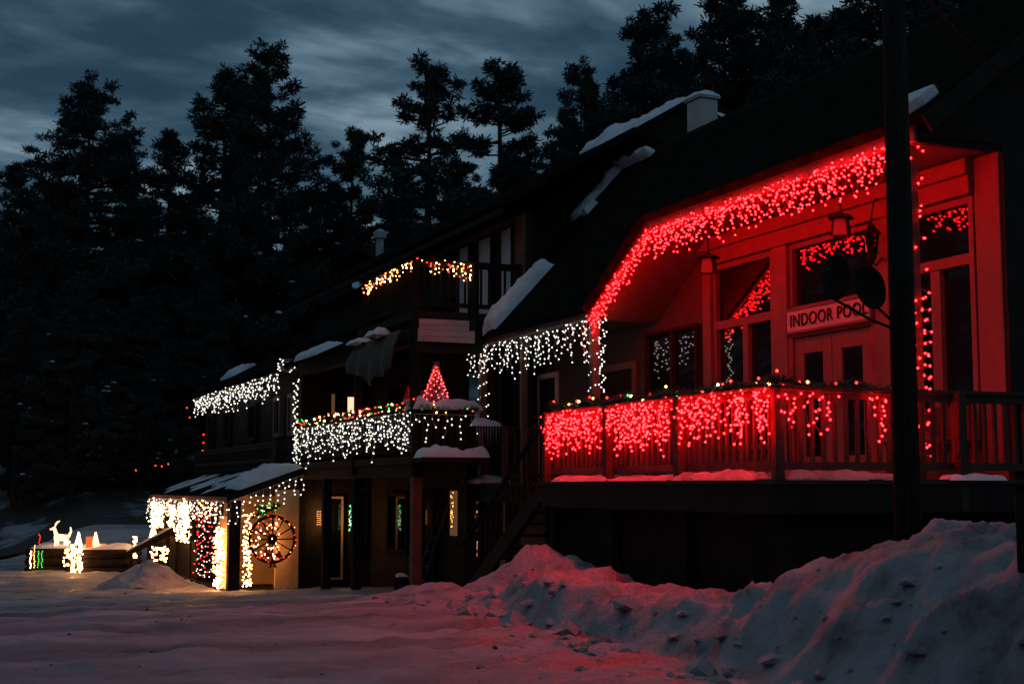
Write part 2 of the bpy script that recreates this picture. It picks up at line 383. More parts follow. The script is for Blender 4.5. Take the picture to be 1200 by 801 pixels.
# corner board
B('corner_board', 'trim', pb, (XW-.05, XW+.02, EN+.02, EN+.42, 2.3, 6.12), bevel=.01)
B('corner_board', 'trim_dark', pb, (XW-.03, XW+.16, EN-.04, EN+.015, 2.3, 6.1), bevel=.008)
for y0, y1 in ((18.30, 18.52), (16.28, 16.66), (13.98, 14.36)):
    B('column', 'trim', pb, (XW-.10, XW+.09, y0, y1, 2.5, 5.72), bevel=.012)
hb = MB(); hb.box(XW-.12, XW+.09, EN+.43, 18.52, 5.72, 5.94); hb.box(XW-.16, XW+.09, EN+.43, 18.6, 5.945, 6.13)
hb.build('header_beam', 'trim', pb, bevel=.012)
# windows
def window(parent, y0, y1, z0, z1, x=XW, fw=.08, mull=(), trans=(), frame='trim', pane='glass', name='window', depth=.05):
    f = MB(); X0, X1 = x-depth, x+.08
    f.box(X0, X1, y0, y0+fw, z0, z1); f.box(X0, X1, y1-fw, y1, z0, z1)
    f.box(X0, X1, y0+fw, y1-fw, z0, z0+fw); f.box(X0, X1, y0+fw, y1-fw, z1-fw, z1)
    for a, t, h0, h1 in mull: f.box(X0+.005, X1, a-t/2, a+t/2, z0+fw if h0 is None else h0, z1-fw if h1 is None else h1)
    for a, t in trans: f.box(X0+.002, X1, y0+fw, y1-fw, a-t/2, a+t/2)
    o = f.build(name, frame, parent)
    p = MB().box(x+.02, x+.05, y0+fw*.6, y1-fw*.6, z0+fw*.6, z1-fw*.6).build('pane', pane, o)
    return o
window(pb, 16.67, 18.29, 2.95, 5.71, mull=[(17.42, .14, None, 4.74)], trans=[(4.80, .12)])
window(pb, 12.60, 13.97, 2.95, 5.71, mull=[(13.28, .16, None, 4.93)], trans=[(5.0, .12)])
window(pb, 14.37, 16.27, 4.78, 5.71, fw=.07)
window(pb, 18.72, 20.36, 3.35, 4.90, x=XW-.06, mull=[(19.5, .07, None, None)], fw=.05, frame='trim_dark')
# double doors with frame
df = MB(); df.box(XW-.09, XW+.09, 14.37, 14.47, 2.5, 4.50); df.box(XW-.09, XW+.09, 16.17, 16.27, 2.5, 4.50); df.box(XW-.09, XW+.09, 14.47, 16.17, 4.42, 4.50)
df.build('door_frame', 'rust', pb, bevel=.008)
def door(parent, y0, y1, z0, z1, x, m='trim', handle_y=None, gl=(.20, .22)):
    d = MB(); f = gl[0]
    d.box(x-.03, x+.05, y0, y0+f, z0, z1); d.box(x-.03, x+.05, y1-f, y1, z0, z1)
    d.box(x-.03, x+.05, y0+f, y1-f, z0, z0+.30); d.box(x-.03, x+.05, y0+f, y1-f, z1-gl[1], z1)
    o = d.build('door', m, parent, bevel=.008)
    MB().box(x, x+.02, y0+f-.02, y1-f+.02, z0+.28, z1-gl[1]+.02).build('pane', 'glass', o)
    hy = handle_y if handle_y is not None else y0+.08
    h = MB().tube([(x-.03, hy, z0+.98), (x-.09, hy, z0+.98), (x-.09, hy, z0+1.14), (x-.03, hy, z0+1.14)], .012); h.build('handle', 'metal_grey', o)
    return o
door(pb, 14.48, 15.315, 2.52, 4.41, XW-.03, handle_y=15.23)
door(pb, 15.325, 16.16, 2.52, 4.41, XW-.03, handle_y=15.41)
B('mullion', 'trim', pb, (XW-.06, XW+.05, 14.47, 16.17, 4.505, 4.78))
# door with trim on the siding wall
t = MB(); t.box(XW-.05, XW-.001, 20.80, 20.93, 2.52, 4.50); t.box(XW-.05, XW-.001, 22.15, 22.28, 2.52, 4.50); t.box(XW-.05, XW-.001, 20.93, 22.15, 4.38, 4.50)
t.build('door_frame', 'trim', pb, bevel=.008)
d2 = B('door', 'trim_dark', pb, (XW-.03, XW-.002, 20.94, 22.14, 2.52, 4.37)); B('panel', 'siding', d2, (XW-.04, XW-.031, 21.2, 21.85, 3.2, 3.95))
t = MB(); t.box(XW-.05, XW-.001, 23.9, 24.0, 2.52, 4.55); t.box(XW-.05, XW-.001, 24.75, 24.85, 2.52, 4.55); t.box(XW-.05, XW-.001, 24.0, 24.75, 4.45, 4.55)
t.build('door_frame', 'white_paint', pb, bevel=.008); B('door', 'trim_dark', pb, (XW-.03, XW-.002, 24.01, 24.74, 2.52, 4.44))
# soffit
s = MB(); s.prism([(XE+.06, EN+.12, 6.16), (XW+.1, EN+.12, 6.16), (XW+.1, 18.2, 6.16), (XE+.06, 18.2, 6.16)], (0, 0, .05))
s.prism([(XE+.06, 18.2, 6.16), (XW+.1, 18.2, 6.16), (XW+.1, 20.1, 5.06), (XE+.06, 20.1, 5.06)], (0, 0, .05))
s.prism([(XE+.06, 20.1, 5.06), (XW+.1, 20.1, 5.06), (XW+.1, 25.2, 5.06), (XE+.06, 25.2, 5.06)], (0, 0, .05))
s.build('soffit', 'soffit', pb)
# fascia boards
fb = MB(); fb.bar((XE+.02, EN+.0, 6.22), (XE+.02, 18.20, 6.22), .05, .20); fb.bar((XE+.02, 18.18, 6.23), (XE+.02, 20.12, 5.13), .055, .21); fb.bar((XE+.02, 20.1, 5.13), (XE+.02, 25.25, 5.13), .05, .18)
fb.build('fascia', 'trim', pb)
# gable infill over the porch end beam
w = MB(); w.prism([(XE+.05, EN+.03, 6.12), (XW+.05, EN+.03, 6.12), (XW+.05, EN+.03, 7.1), (XE+.05, EN+.03, 6.28)], (0, .08, 0)); w.build('gable_infill', 'siding_dark', pb)
# roof planes (thick)
def slab(mb, pts, th=.12):
    a = [Vector(p) for p in pts]; n = (a[1]-a[0]).cross(a[2]-a[0]).normalized()
    if n.z < 0: n = -n
    mb.prism(a, n*th)
rf = MB()
slab(rf, [(XE-.06, EN-.25, 6.26), (XE-.06, 18.18, 6.26), (RX, 18.18, RZ), (RX, EN-.25, RZ)])
slab(rf, [(XE-.06, 18.18, 6.262), (XE-.06, 20.1, 5.165), (RX, 18.18, RZ)])
slab(rf, [(XE-.06, 20.1, 5.165), (RX, 20.1, RZ), (RX, 18.18, RZ)])
slab(rf, [(XE-.06, 20.1, 5.16), (XE-.06, 25.3, 5.16), (RX, 25.3, RZ), (RX, 20.1, RZ)])
slab(rf, [(RX, EN-.25, RZ), (RX, 25.3, RZ), (16.1, 25.3, 6.3), (16.1, EN-.25, 6.3)])
rfo = rf.build('roof', 'shingle', pb)
B('ridge_cap', 'trim_dark', pb, (RX-.09, RX+.09, EN-.2, 25.25, RZ+.06, RZ+.16))
# rake boards
rk = MB(); rk.bar((XE-.05, EN-.27, 6.25), (RX, EN-.27, RZ+.02), .04, .2); rk.build('rake_board', 'trim_dark', pb)
rk = MB(); rk.bar((XE-.05, 25.32, 5.15), (RX, 25.32, RZ+.02), .04, .2); rk.build('rake_board', 'trim_dark', pb)
# snow left on the left rake: two ragged strips
sl_ = Vector((RX-XE, 0, RZ-5.16)).normalized(); nr = Vector((-sl_.z, 0, sl_.x))
def rake_pt(t, y=25.3): return Vector((XE-.06, y, 5.16))+Vector((RX-XE, 0, RZ-5.16))*t+nr*.12
a = rake_pt(.68); snow_patch(pb, a, rake_pt(.95)-a, (0, -.34, 0), nr, .13, 1, ragged=.45)
a = rake_pt(.96); snow_patch(pb, a, rake_pt(1.0)-a, (0, -1.5, 0), nr, .16, 11, ragged=.35)
a = rake_pt(.66, 24.75); snow_patch(pb, a, rake_pt(.74, 24.75)-a, (0, -.2, 0), nr, .10, 2)
a = rake_pt(.02, 24.35); snow_patch(pb, a, rake_pt(.36, 24.35)-a, (0, -.55, 0), nr, .20, 3, ragged=.4)
# triangular snow at the near rake
srn = Vector((-(RZ-6.26), 0, RX-XE)).normalized()
def rr_(t, y): return Vector((XE-.06+(RX-XE+.06)*t, y, 6.26+(RZ-6.26)*t))+srn*.125
bt = MB(); tri = [rr_(-.01, EN-.05), rr_(.04, EN-.2), rr_(.10, EN-.2), rr_(.10, EN+.30), rr_(.04, EN+.3)]
bt.prism(tri, srn*.13); bt.build('snow', 'snow', pb, bevel=.025)
# flue chimney behind the ridge
ch = MB(); ch.box(13.66, 14.06, 23.2, 23.7, 8.2, 9.86); cho = ch.build('chimney', 'corrugated', pb, bevel=.02)
MB().box(13.62, 14.10, 23.16, 23.74, 9.865, 9.92).build('cap', 'corrugated', cho)
snow_patch(cho, (13.6, 23.14, 9.92), (.52, 0, 0), (0, .62, 0), (0, 0, 1), .11, 5, ragged=.1, n=12)
# strip of lower storey under the deck
B('lower_wall', 'boards_vert', pb, (10.25, 10.4, 17.6, 25.0, .3, 2.28))
lw = MB(); lw.box(10.19, 10.249, 22.75, 23.85, .4, 2.15); lo = lw.build('door', 'rust', pb, bevel=.01); B('panel', 'trim_dark', lo, (10.18, 10.189, 22.95, 23.65, 1.3, 1.36))
B('corner_board', 'trim', pb, (10.20, 10.249, 24.6, 24.85, .3, 2.27))

# ------------------------------------------------------------------ DECK of the pool building
dk = thing('deck', 'raised wooden deck in front of the red-lit porch', 'deck', (9, 15, 1))
XR = 7.9; YR = 12.0; YL = 17.5
B('floor', 'rail_wood', dk, (XR-.14, XW, YR-.14, YL, DZ-.05, DZ), (9.5, XW, YL+.001, 25.0, DZ-.05, DZ), (XW+.001, 12.7, YR-.14, EN-.05, DZ-.05, DZ))
B('fascia', 'trim_dark', dk, (XR-.12, XR-.07, YR-.12, YL, DZ-.34, DZ-.052), (XR-.069, 12.7, YR-.12, YR-.07, DZ-.34, DZ-.052), (9.52, 9.57, YL, 25.0, DZ-.34, DZ-.052))
B('skirt', 'boards_vert', dk, (XR+.16, XR+.2, YR+.2, YL-.05, .7, DZ-.06))
B('skirt', 'boards_end', dk, (XR+.2, 12.7, YR+.14, YR+.149, .7, DZ-.06))
for y in (12.02, 13.9, 15.7, 17.42): B('support_post', 'log', dk, (XR+.02, XR+.14, y, y+.12, .6, DZ-.35), bevel=.01)
for i, (y0, y1, wd, th) in enumerate(((15.5, 17.1, .40, .07), (13.95, 15.42, .40, .065), (12.12, 13.85, .45, .09))):
    snow_patch(dk, (XR-.17, y0, DZ), (0, y1-y0, 0), (wd, 0, 0), (0, 0, 1), th, 20+i, ragged=.25, n=30, m='bank_snow')
snow_patch(dk, (XR-.02, YR-.15, DZ), (1.5, 0, 0), (0, .42, 0), (0, 0, 1), .08, 31, ragged=.25, n=30, m='bank_snow')
snow_patch(dk, (9.9, YR-.2, DZ), (.75, 0, 0), (0, .3, 0), (0, 0, 1), .05, 32, ragged=.25, n=14)
snow_patch(dk, (9.42, 24.1, DZ), (.75, 0, 0), (0, .8, 0), (0, 0, 1), .13, 33, ragged=.3, n=16)

def railing(label, segs, posts, ztop, z0, spacing=.125, loc=(0,0,0), m='rail_wood', bal=.038, group=None, skip=None):
    r = thing('deck_railing' if not group else 'balcony_railing', label, 'railing', loc, group)
    for a, b in segs:
        a, b = Vector(a), Vector(b); d = (b-a); n = int(d.length/spacing); perp = Vector((-d.y, d.x, 0)).normalized()
        tr = MB(); tr.bar((a.x, a.y, ztop-.02), (b.x, b.y, ztop-.02), .13, .04); tr.build('top_rail', m, r, bevel=.006)
        br = MB(); br.bar((a.x, a.y, z0+.13), (b.x, b.y, z0+.13), .045, .08); br.build('bottom_rail', m, r)
        ur = MB(); ur.bar((a.x, a.y, ztop-.085), (b.x, b.y, ztop-.085), .045, .08); ur.build('sub_rail', m, r)
        for i in range(1, n):
            p = a+d*(i/n)
            B('baluster', m, r, (p.x-bal/2, p.x+bal/2, p.y-bal/2, p.y+bal/2, z0+.171, ztop-.126))
    for x, y, w_, zt in posts:
        B('post', m, r, (x-w_/2, x+w_/2, y-w_/2, y+w_/2, z0-.33, zt), bevel=.008)
    return r
railing('red-lit wooden deck railing with square balusters', [((XR, 17.42), (XR, YR)), ((XR, YR), (12.4, YR))],
        [(XR-.06, 17.45, .11, 3.42), (XR-.06, 15.62, .11, 3.40), (XR-.06, 13.85, .11, 3.40), (XR-.0, YR-.0, .10, 3.41), (10.1, YR-.08, .1, 3.4), (12.1, YR-.08, .1, 3.4)], 3.43, DZ, loc=(XR, 15, DZ), spacing=.135)
railing('short unlit railing at the far end of the white-lit porch', [((9.62, 23.2), (10.9, 23.2))], [(9.62, 23.2, .1, 3.5), (10.9, 23.2, .1, 3.5)], 3.47, DZ, loc=(10.2, 23.2, DZ), spacing=.17)
railing('dark railing along the front edge of the white-lit porch', [((9.58, 17.7), (9.58, 20.6))], [(9.58, 17.7, .1, 3.48), (9.58, 20.6, .1, 3.48)], 3.45, DZ, loc=(9.6, 19, DZ), spacing=.15)
# porch posts
B_ = MB()
def porch_post(x, y, z0, z1, w_, label, m='rail_wood'):
    o = MB().box(x-w_/2, x+w_/2, y-w_/2, y+w_/2, z0, z1).build('porch_post', m, bevel=.01); return tag(o, label, 'post', 'porch posts')
porch_post(9.87, 12.32, DZ, 6.1, .12, 'porch post wrapped in red lights just right of the utility pole')
porch_post(9.87, 20.12, DZ, 5.05, .14, 'porch post under the corner where white lights meet red lights', 'trim')
porch_post(9.87, 24.9, DZ, 5.05, .13, 'white-lit porch post below the snowy left rake', 'trim')
porch_post(9.87, 22.95, DZ, 5.05, .11, 'thin middle post of the white-lit porch', 'trim')
# sign
sg = thing('sign', 'long white board sign over the double doors reading INDOOR POOL', 'sign', (XW-.1, 15.3, 4.6))
B('board', 'sign_white', sg, (XW-.13, XW-.095, 14.42, 16.24, 4.50, 4.78), bevel=.006)
tb = MB(); tb.box(XW-.14, XW-.09, 14.39, 14.42, 4.47, 4.81); tb.box(XW-.14, XW-.09, 16.24, 16.27, 4.47, 4.81); tb.box(XW-.14, XW-.09, 14.42, 16.24, 4.782, 4.81); tb.box(XW-.14, XW-.09, 14.42, 16.24, 4.47, 4.498); tb.build('frame', 'trim', sg)
fc = bpy.data.curves.new('lettering', 'FONT'); fc.body = 'INDOOR POOL'; fc.size = .235; fc.align_x = 'CENTER'; fc.align_y = 'CENTER'; fc.extrude = .004; fc.space_character = 1.06
fc.materials.append(M['black']); fo = bpy.data.objects.new('lettering', fc); COL.objects.link(fo); fo.parent = sg; fo.matrix_parent_inverse = Matrix.Translation(-total(sg))
bpy.context.view_layer.update()
lm = bpy.data.meshes.new_from_object(fo.evaluated_get(bpy.context.evaluated_depsgraph_get())); bpy.data.objects.remove(fo)
lm.transform(Matrix.Translation((XW-.140, 15.30, 4.635)) @ Matrix.Rotation(R(-90), 4, 'Z') @ Matrix.Rotation(R(90), 4, 'X'))
fo = bpy.data.objects.new('lettering', lm); COL.objects.link(fo); fo.parent = sg; fo.matrix_parent_inverse = Matrix.Translation(-total(sg))

# ------------------------------------------------------------------ lanterns
def hang_lamp(x, y, z, top, label):
    o = thing('hanging_lantern', label, 'lantern', (x, y, z), 'hanging porch lanterns')
    MB().tube([(x, y, top), (x, y, z+.16)], .012).build('chain', 'black', o)
    MB().lathe((x, y, z), [(.20, .12), (.19, .145), (.08, .17), (.03, .2)], 4).build('cap', 'black', o)
    MB().lathe((x, y, z), [(.14, -.10), (.10, .115)], 4).build('glass', 'trim', o)
    f = MB()
    for k in range(4):
        t = math.pi/2*k; f.bar((x+.145*math.cos(t), y+.145*math.sin(t), z-.10), (x+.105*math.cos(t), y+.105*math.sin(t), z+.12), .018)
    f.build('frame', 'black', o)
hang_lamp(10.4, 14.32, 5.58, 6.16, 'square hanging lantern with a flat cap in front of the high window above the sign')
hang_lamp(10.4, 17.49, 5.56, 6.16, 'square hanging lantern at the left end of the window header beam')
wl = thing('wall_lantern', 'black coach lantern mounted on the column left of the utility pole', 'lantern', (10.85, 14.17, 5.45))
x, y, z = 10.74, 14.17, 5.42
MB().lathe((x, y, z), [(.03, -.26), (.06, -.2), (.055, -.17), (.09, -.15)], 8).build('base', 'black', wl)
MB().lathe((x, y, z), [(.07, -.15), (.10, .08)], 6).build('glass', 'glass', wl)
MB().lathe((x, y, z), [(.12, .08), (.115, .10), (.05, .17), (.045, .20), (.015, .22), (.02, .27), (.005, .3)], 8).build('cap', 'black', wl)
MB().tube([(10.89, y, z-.2), (10.8, y, z-.3), (x, y, z-.26)], .015).build('bracket', 'black', wl)
MB().tube([(x, y, z+.28), (x+.05, y, z+.5), (10.89, y, z+.55)], .014).build('bracket', 'black', wl)

# ------------------------------------------------------------------ utility pole, dishes, cable, bin
pol = thing('utility_pole', 'tall dark wooden utility pole standing in front of the red porch', 'pole', (8.0, 10.15, .9))
MB().tube([(8.0, 10.15, .8), (8.0, 10.15, 4), (8.0, 10.15, 7.4)], [.118, .112, .104], 14).build('pole', 'pole_wood', pol, smooth=True)
MB().tube([(7.92, 10.05, 1.2), (7.92, 10.05, 7.0)], .012).build('conduit', 'black', pol)
MB().box(7.9, 8.1, 10.02, 10.06, 6.9, 7.1).build('bracket', 'metal_grey', pol)
cb = MB(); pts = []
for i in range(25):
    t = i/24; p = Vector((8.0, 10.06, 7.05)).lerp(Vector((11.85, EN-.02, 6.55)), t); p.z -= .10*4*t*(1-t); pts.append(p)
tag(cb.tube(pts, .012).build('power_cable', 'black'), 'thin power cable sagging from the pole across the top right', 'cable')
def dish(c, ax, rw, rh, label, tilt):
    o = thing('satellite_dish', label, 'satellite dish', c, 'satellite dishes on the utility pole')
    c = Vector(c); ax = Vector(ax).normalized(); side = ax.cross(Vector((0,0,1))).normalized(); u = (side.cross(ax)).normalized()
    side, u = side*math.cos(tilt)+u*math.sin(tilt), u*math.cos(tilt)-side*math.sin(tilt)
    vs = []; fs = []; n = 24; m = 5
    for j in range(m+1):
        q = j/m
        for k in range(n):
            t = 2*math.pi*k/n; vs.append(c+side*(rw*q*math.cos(t))+u*(rh*q*math.sin(t))+ax*(.09*q*q-.09))
    fs = [(j*n+k, j*n+(k+1)%n, (j+1)*n+(k+1)%n, (j+1)*n+k) for j in range(m) for k in range(n)]
    b = MB(); b.add(vs, fs); r = b.build('reflector', 'black', o, smooth=True)
    so_ = r.modifiers.new('s', 'SOLIDIFY'); so_.thickness = .012
    return o, c, ax, u
lf = Vector((-.922, .388, 0)); vd = Vector((.62, .78, 0)).normalized()
o1, c1, ax1, u1 = dish((7.46, 10.36, 4.27), (-.75, -1, .3), .115, .215, 'dark oval satellite dish farther left of the pole', .05)
o2, c2, ax2, u2 = dish((7.73, 10.24, 4.18), (-.95, -.8, .35), .12, .22, 'dark tilted satellite dish next to the pole, overlapping the sign', -.35)
MB().tube([(7.95, 10.12, 3.78), (7.72, 10.22, 3.88), c1+Vector((.03, .06, -.2)), c1+Vector((0, .04, -.02))], .014).build('arm', 'black', o1)
MB().tube([c1+u1*-.2, c1+ax1*.22+u1*-.12], .01).build('feed_arm', 'black', o1)
MB().tube([(7.95, 10.12, 3.80), (7.82, 10.19, 3.95), c2+Vector((.02, .06, -.1)), c2+Vector((0, .04, -.02))], .014).build('arm', 'black', o2)
MB().tube([c2+u2*-.2, c2+ax2*.22+u2*-.14], .01).build('feed_arm', 'black', o2)
bn = thing('utility_box', 'dark utility box set in the snow at the right edge', 'utility box', (6.1, 6.5, 2))
bb = MB(); bb.box(6.24, 6.8, 6.40, 6.9, 1.9, 2.42); bb.build('body', 'black', bn, bevel=.015)
bb = MB(); bb.box(6.20, 6.84, 6.37, 6.93, 2.425, 2.45); bb.build('lid', 'black', bn, bevel=.008)
bb = MB(); bb.tube([(6.34, 6.5, 2.45), (6.34, 6.5, 2.50)], .02); bb.build('knob', 'bulb_softred', bn)  # knob glows by itself, using the red bulb material

# ------------------------------------------------------------------ bench on the deck and newel with snow cap, stair
be = thing('bench', 'low dark wooden bench on the deck behind the right-hand railing', 'bench', (10.6, 12.9, DZ))
B('seat', 'rail_wood', be, (10.3, 10.72, 12.5, 13.5, DZ+.40, DZ+.44)); B('backrest', 'rail_wood', be, (10.72, 10.76, 12.5, 13.5, DZ+.5, DZ+.82))
for yy in (12.55, 13.4):
    for xx in (10.32, 10.70): B('leg', 'rail_wood', be, (xx, xx+.05, yy, yy+.05, DZ, DZ+.398))
nw = thing('snow_capped_post', 'low post with a broad snow cap beside the left porch corner', 'post', (9.7, 24.4, DZ))
B('post', 'rail_wood', nw, (9.66, 9.76, 24.35, 24.45, DZ, 3.50)); B('shelf', 'rail_wood', nw, (9.45, 9.97, 24.2, 24.6, 3.5, 3.54))
snow_patch(nw, (9.43, 24.18, 3.54), (.56, 0, 0), (0, .44, 0), (0, 0, 1), .13, 41, ragged=.15, n=14, name='snow_cap')
ic = MB()
for k in range(9):
    xx = 9.47+.055*k; ic.tube([(xx, 24.19, 3.51), (xx, 24.19, 3.51-.15-.3*random.random())], [.012, .002], 5)
ic.build('icicles', 'metal_grey', nw)
st = thing('stairs', 'dark wooden staircase rising behind the grey snow pile to the porch', 'stairs', (9, 20.5, 1))
y0, y1, z0, z1 = 22.6, 19.4, .55, DZ-.06; n = 10
for k in range(n):
    t = (k+.5)/n; yy = y0+(y1-y0)*t; zz = z0+(z1-z0)*(k+1)/n
    B('step', 'log', st, (8.62, 9.48, yy-.16, yy+.16, zz-.04, zz))
for xx in (8.6, 9.5):
    MB().bar((xx, y0, z0-.05), (xx, y1, z1-.12), .05, .26).build('stringer', 'trim_dark', st)
    MB().bar((xx, y0, z0+.9), (xx, y1, z1+.85), .06, .05).build('handrail', 'log', st)
for k in range(14):
    t = (k+.5)/14; yy = y0+(y1-y0)*t; zz = z0+(z1-z0)*t
    B('baluster', 'log', st, (8.58, 8.62, yy-.02, yy+.02, zz+.1, zz+.88))

# ------------------------------------------------------------------ LODGE (middle)
XB = 8.4; YN = 24.55; YF = 33.0
lg = thing('lodge', 'dark two-storey log lodge with stacked balconies in the middle', 'building', (11, 29, 0))
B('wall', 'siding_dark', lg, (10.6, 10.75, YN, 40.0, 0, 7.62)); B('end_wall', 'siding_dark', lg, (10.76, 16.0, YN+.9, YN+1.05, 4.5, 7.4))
w = MB(); w.prism([(10.76, YN+.9, 7.401), (16.0, YN+.9, 7.401), (12.95, YN+.9, 9.3)], (0, .15, 0)); w.build('end_wall', 'siding_dark', lg)
B('lower_wall', 'siding_dark', lg, (10.2, 10.35, YN+.6, YF, 0, 5.3))
B('corner_board', 'rust', lg, (10.54, 10.599, YN, YN+.42, 5.6, 7.60)); B('frieze', 'rust', lg, (10.55, 10.598, YN+.43, 33, 7.50, 7.62))
for a, b in ((24.98, 25.72), (26.05, 26.92), (27.28, 28.05)):
    window(lg, a, b, 5.72, 7.49, x=10.54, fw=.05, frame='trim_dark', pane='curtain')
rf = MB()
slab(rf, [(10.0, YN-.25, 7.62), (10.0, 41.5, 7.62), (12.9, 41.5, 9.36), (12.9, YN-.25, 9.36)])
slab(rf, [(12.9, YN-.25, 9.36), (12.9, 41.5, 9.36), (17.5, 41.5, 6.8), (17.5, YN-.25, 6.8)])
rf.build('roof', 'shingle', lg)
MB().bar((10.02, YN-.25, 7.62), (10.02, 41.5, 7.62), .05, .2).build('fascia', 'trim_dark', lg)
# gable room above the roof, snow on its rakes
B('gable_wall', 'siding_dark', lg, (13.15, 16.3, 25.6, 26.6, 7.6, 9.42))
w = MB(); w.prism([(13.05, 25.6, 9.45), (16.3, 25.6, 9.45), (14.85, 25.6, 10.38), (14.7, 25.6, 10.38)], (0, 1.0, 0)); w.build('gable_wall', 'siding_dark', lg)
B('corner_board', 'trim_dark', lg, (13.86, 13.94, 25.55, 25.599, 8.7, 9.7))
rf = MB(); slab(rf, [(12.8, 25.35, 9.28), (12.8, 26.8, 9.28), (14.78, 26.8, 10.46), (14.78, 25.35, 10.46)], .1); slab(rf, [(16.6, 25.35, 9.35), (16.6, 26.8, 9.35), (14.78, 26.8, 10.46), (14.78, 25.35, 10.46)], .1)
gr_ = rf.build('gable_roof', 'shingle', lg)
nl = Vector((-(10.46-9.28), 0, 1.98)).normalized(); ul = Vector((1.98, 0, 1.18))
def gp(t, y=25.33): return Vector((12.8, y, 9.28))+ul*t+nl*.10
a = gp(-.02); snow_patch(lg, a, gp(.52)-a, (0, 1.35, 0), nl, .20, 51, ragged=.45)
a = gp(.45); snow_patch(lg, a, gp(.99)-a, (0, .8, 0), nl, .12, 52, ragged=.12)
nr2 = Vector((1.11, 0, 1.82)).normalized()
snow_patch(lg, Vector((15.1, 25.33, 10.27))+nr2*.1, (1.3, 0, -.79), (0, .9, 0), nr2, .20, 53, ragged=.25)
snow_patch(lg, (12.6, 25.0, 9.33), (.55, 0, .2), (0, .6, 0), (0, 0, 1), .10, 54)
# stove pipes
for x_, y_, z_, lab in ((12.4, 39.5, 10.0, 0),):
    p_ = MB().lathe((x_, y_, 8.3), [(.12, 0), (.12, z_-8.3-.35)], 10).build('stove_pipe', 'metal_grey', lg)
    MB().lathe((x_, y_, z_-.35), [(.12, 0), (.2, .02), (.2, .2), (.05, .3)], 10).build('cap', 'metal_grey', p_)
# upper balcony
B('balcony_floor', 'trim_dark', lg, (XB-.02, 10.55, YN-.02, 28.2, 5.50, 5.64)); 
# bulkhead facing the viewer below it: ribbed pale metal
bk = MB()
for k in range(4): bk.prism([(XB+.05, YN-.01-.012*(k % 2), 5.08+.105*k), (9.56, YN-.01-.012*(k % 2), 5.08+.105*k), (9.56, YN-.03, 5.08+.105*(k+1)-.008), (XB+.05, YN-.03, 5.08+.105*(k+1)-.008)], (0, .05, 0))
bk.build('metal_fascia', 'corrugated', lg)
B('beam', 'trim_dark', lg, (XB+.03, 10.2, YN+.05, YN+.25, 4.9, 5.49), (XB, XB+.2, YN+.26, YF, 5.05, 5.35))
# lower balcony
B('balcony_floor', 'trim_dark', lg, (XB-.02, 10.2, YN-.02, YF-.02, 2.84, 2.98))
B('beam', 'trim_dark', lg, (XB+.02, XB+.2, YN+.02, YF, 2.6, 2.838))
# shed roof over the far half of the lower balcony
rf = MB(); slab(rf, [(XB-.25, 28.3, 5.25), (XB-.25, YF+.1, 5.25), (10.6, YF+.1, 6.4), (10.6, 28.3, 6.4)], .08); rf.build('porch_roof', 'shingle', lg)
pn = Vector((-1.15, 0, 2.45)).normalized()
snow_patch(lg, Vector((XB-.27, 30.3, 5.25))+pn*.08, (0, 2.1, 0), Vector((1.0, 0, .47))*.6, pn, .12, 61, ragged=.6)
# ledge with snow at the near end of the lower balcony
B('ledge', 'trim_dark', lg, (XB-.1, 9.6, YN-.75, YN-.03, 2.86, 2.95))
snow_patch(lg, (XB-.08, YN-.72, 2.95), (1.3, 0, 0), (0, .6, 0), (0, 0, 1), .17, 63, ragged=.35, n=26)
# posts
for x_, y_, m_ in ((XB+.07, YN+.1, 'rust'), (XB+.07, 28.4, 'log'), (XB+.07, 30.7, 'log'), (XB+.07, 32.85, 'log'), (9.5, YN+.1, 'trim_dark')):
    B('post', m_, lg, (x_-.09, x_+.09, y_-.09, y_+.09, .0, 2.598 if x_ < 9 else 2.83), bevel=.015)
for x_, y_ in ((XB+.07, 24.75), (XB+.07, 28.35), (XB+.07, 32.85)): B('post', 'log', lg, (x_-.08, x_+.08, y_-.08, y_+.08, 2.98, 5.049), bevel=.01)
# ground floor fronts: windows and doors along the back wall and on the cross wall
for a, b, z0_, z1_ in ((25.6, 26.5, .95, 2.3), (28.2, 29.2, .3, 2.35), (30.0, 31.4, .95, 2.3)):
    window(lg, a, b, z0_, z1_, x=10.13, fw=.08, frame='log')
for a, b in ((25.5, 26.6), (28.0, 29.0), (30.4, 31.4)): window(lg, a, b, 3.6, 4.75, x=10.13, fw=.07, frame='log')
ww = MB().box(10.1, 10.14, 26.95, 27.28, 1.45, 2.35).build('lit_pane', 'lit_dim', lg)
# orange board and dark opening on the lower balcony
B('panel', 'warm_wood', lg, (9.05, 9.55, 27.0, 27.04, 3.9, 4.35))

cw = thing('annex', 'dark log annex whose eave carries white icicle lights', 'building', (10, 38, 0))
B('wall', 'siding_dark', cw, (XB, XB+.15, YF, 44.6, 0, 5.28)); B('cross_wall', 'siding_dark', cw, (XB+.151, 13.5, YF, YF+.15, 0, 5.3)); B('end_wall', 'siding_dark', cw, (XB+.151, 13.5, 44.45, 44.6, 0, 5.28))
rf = MB(); slab(rf, [(XB-.35, YF-.2, 5.22), (XB-.35, 45.0, 5.22), (11.0, 45.0, 6.7), (11.0, YF-.2, 6.7)], .1); slab(rf, [(13.8, YF-.2, 5.2), (13.8, 45.0, 5.2), (11.0, 45.0, 6.7), (11.0, YF-.2, 6.7)], .1); rf.build('roof', 'shingle', cw)
snow_patch(cw, (XB+.4, 43.0, 5.74), (0, 1.6, 0), (.8, 0, .41), (-.46, 0, .88), .16, 66, ragged=.7)
for a, b in ((33.3, 33.75), (34.5, 35.2), (37.2, 38.2), (40.5, 41.5), (43.0, 43.8)): window(cw, a, b, 3.65, 4.65, x=XB-.06, fw=.10, frame='trim' if a < 35 else 'trim_dark')
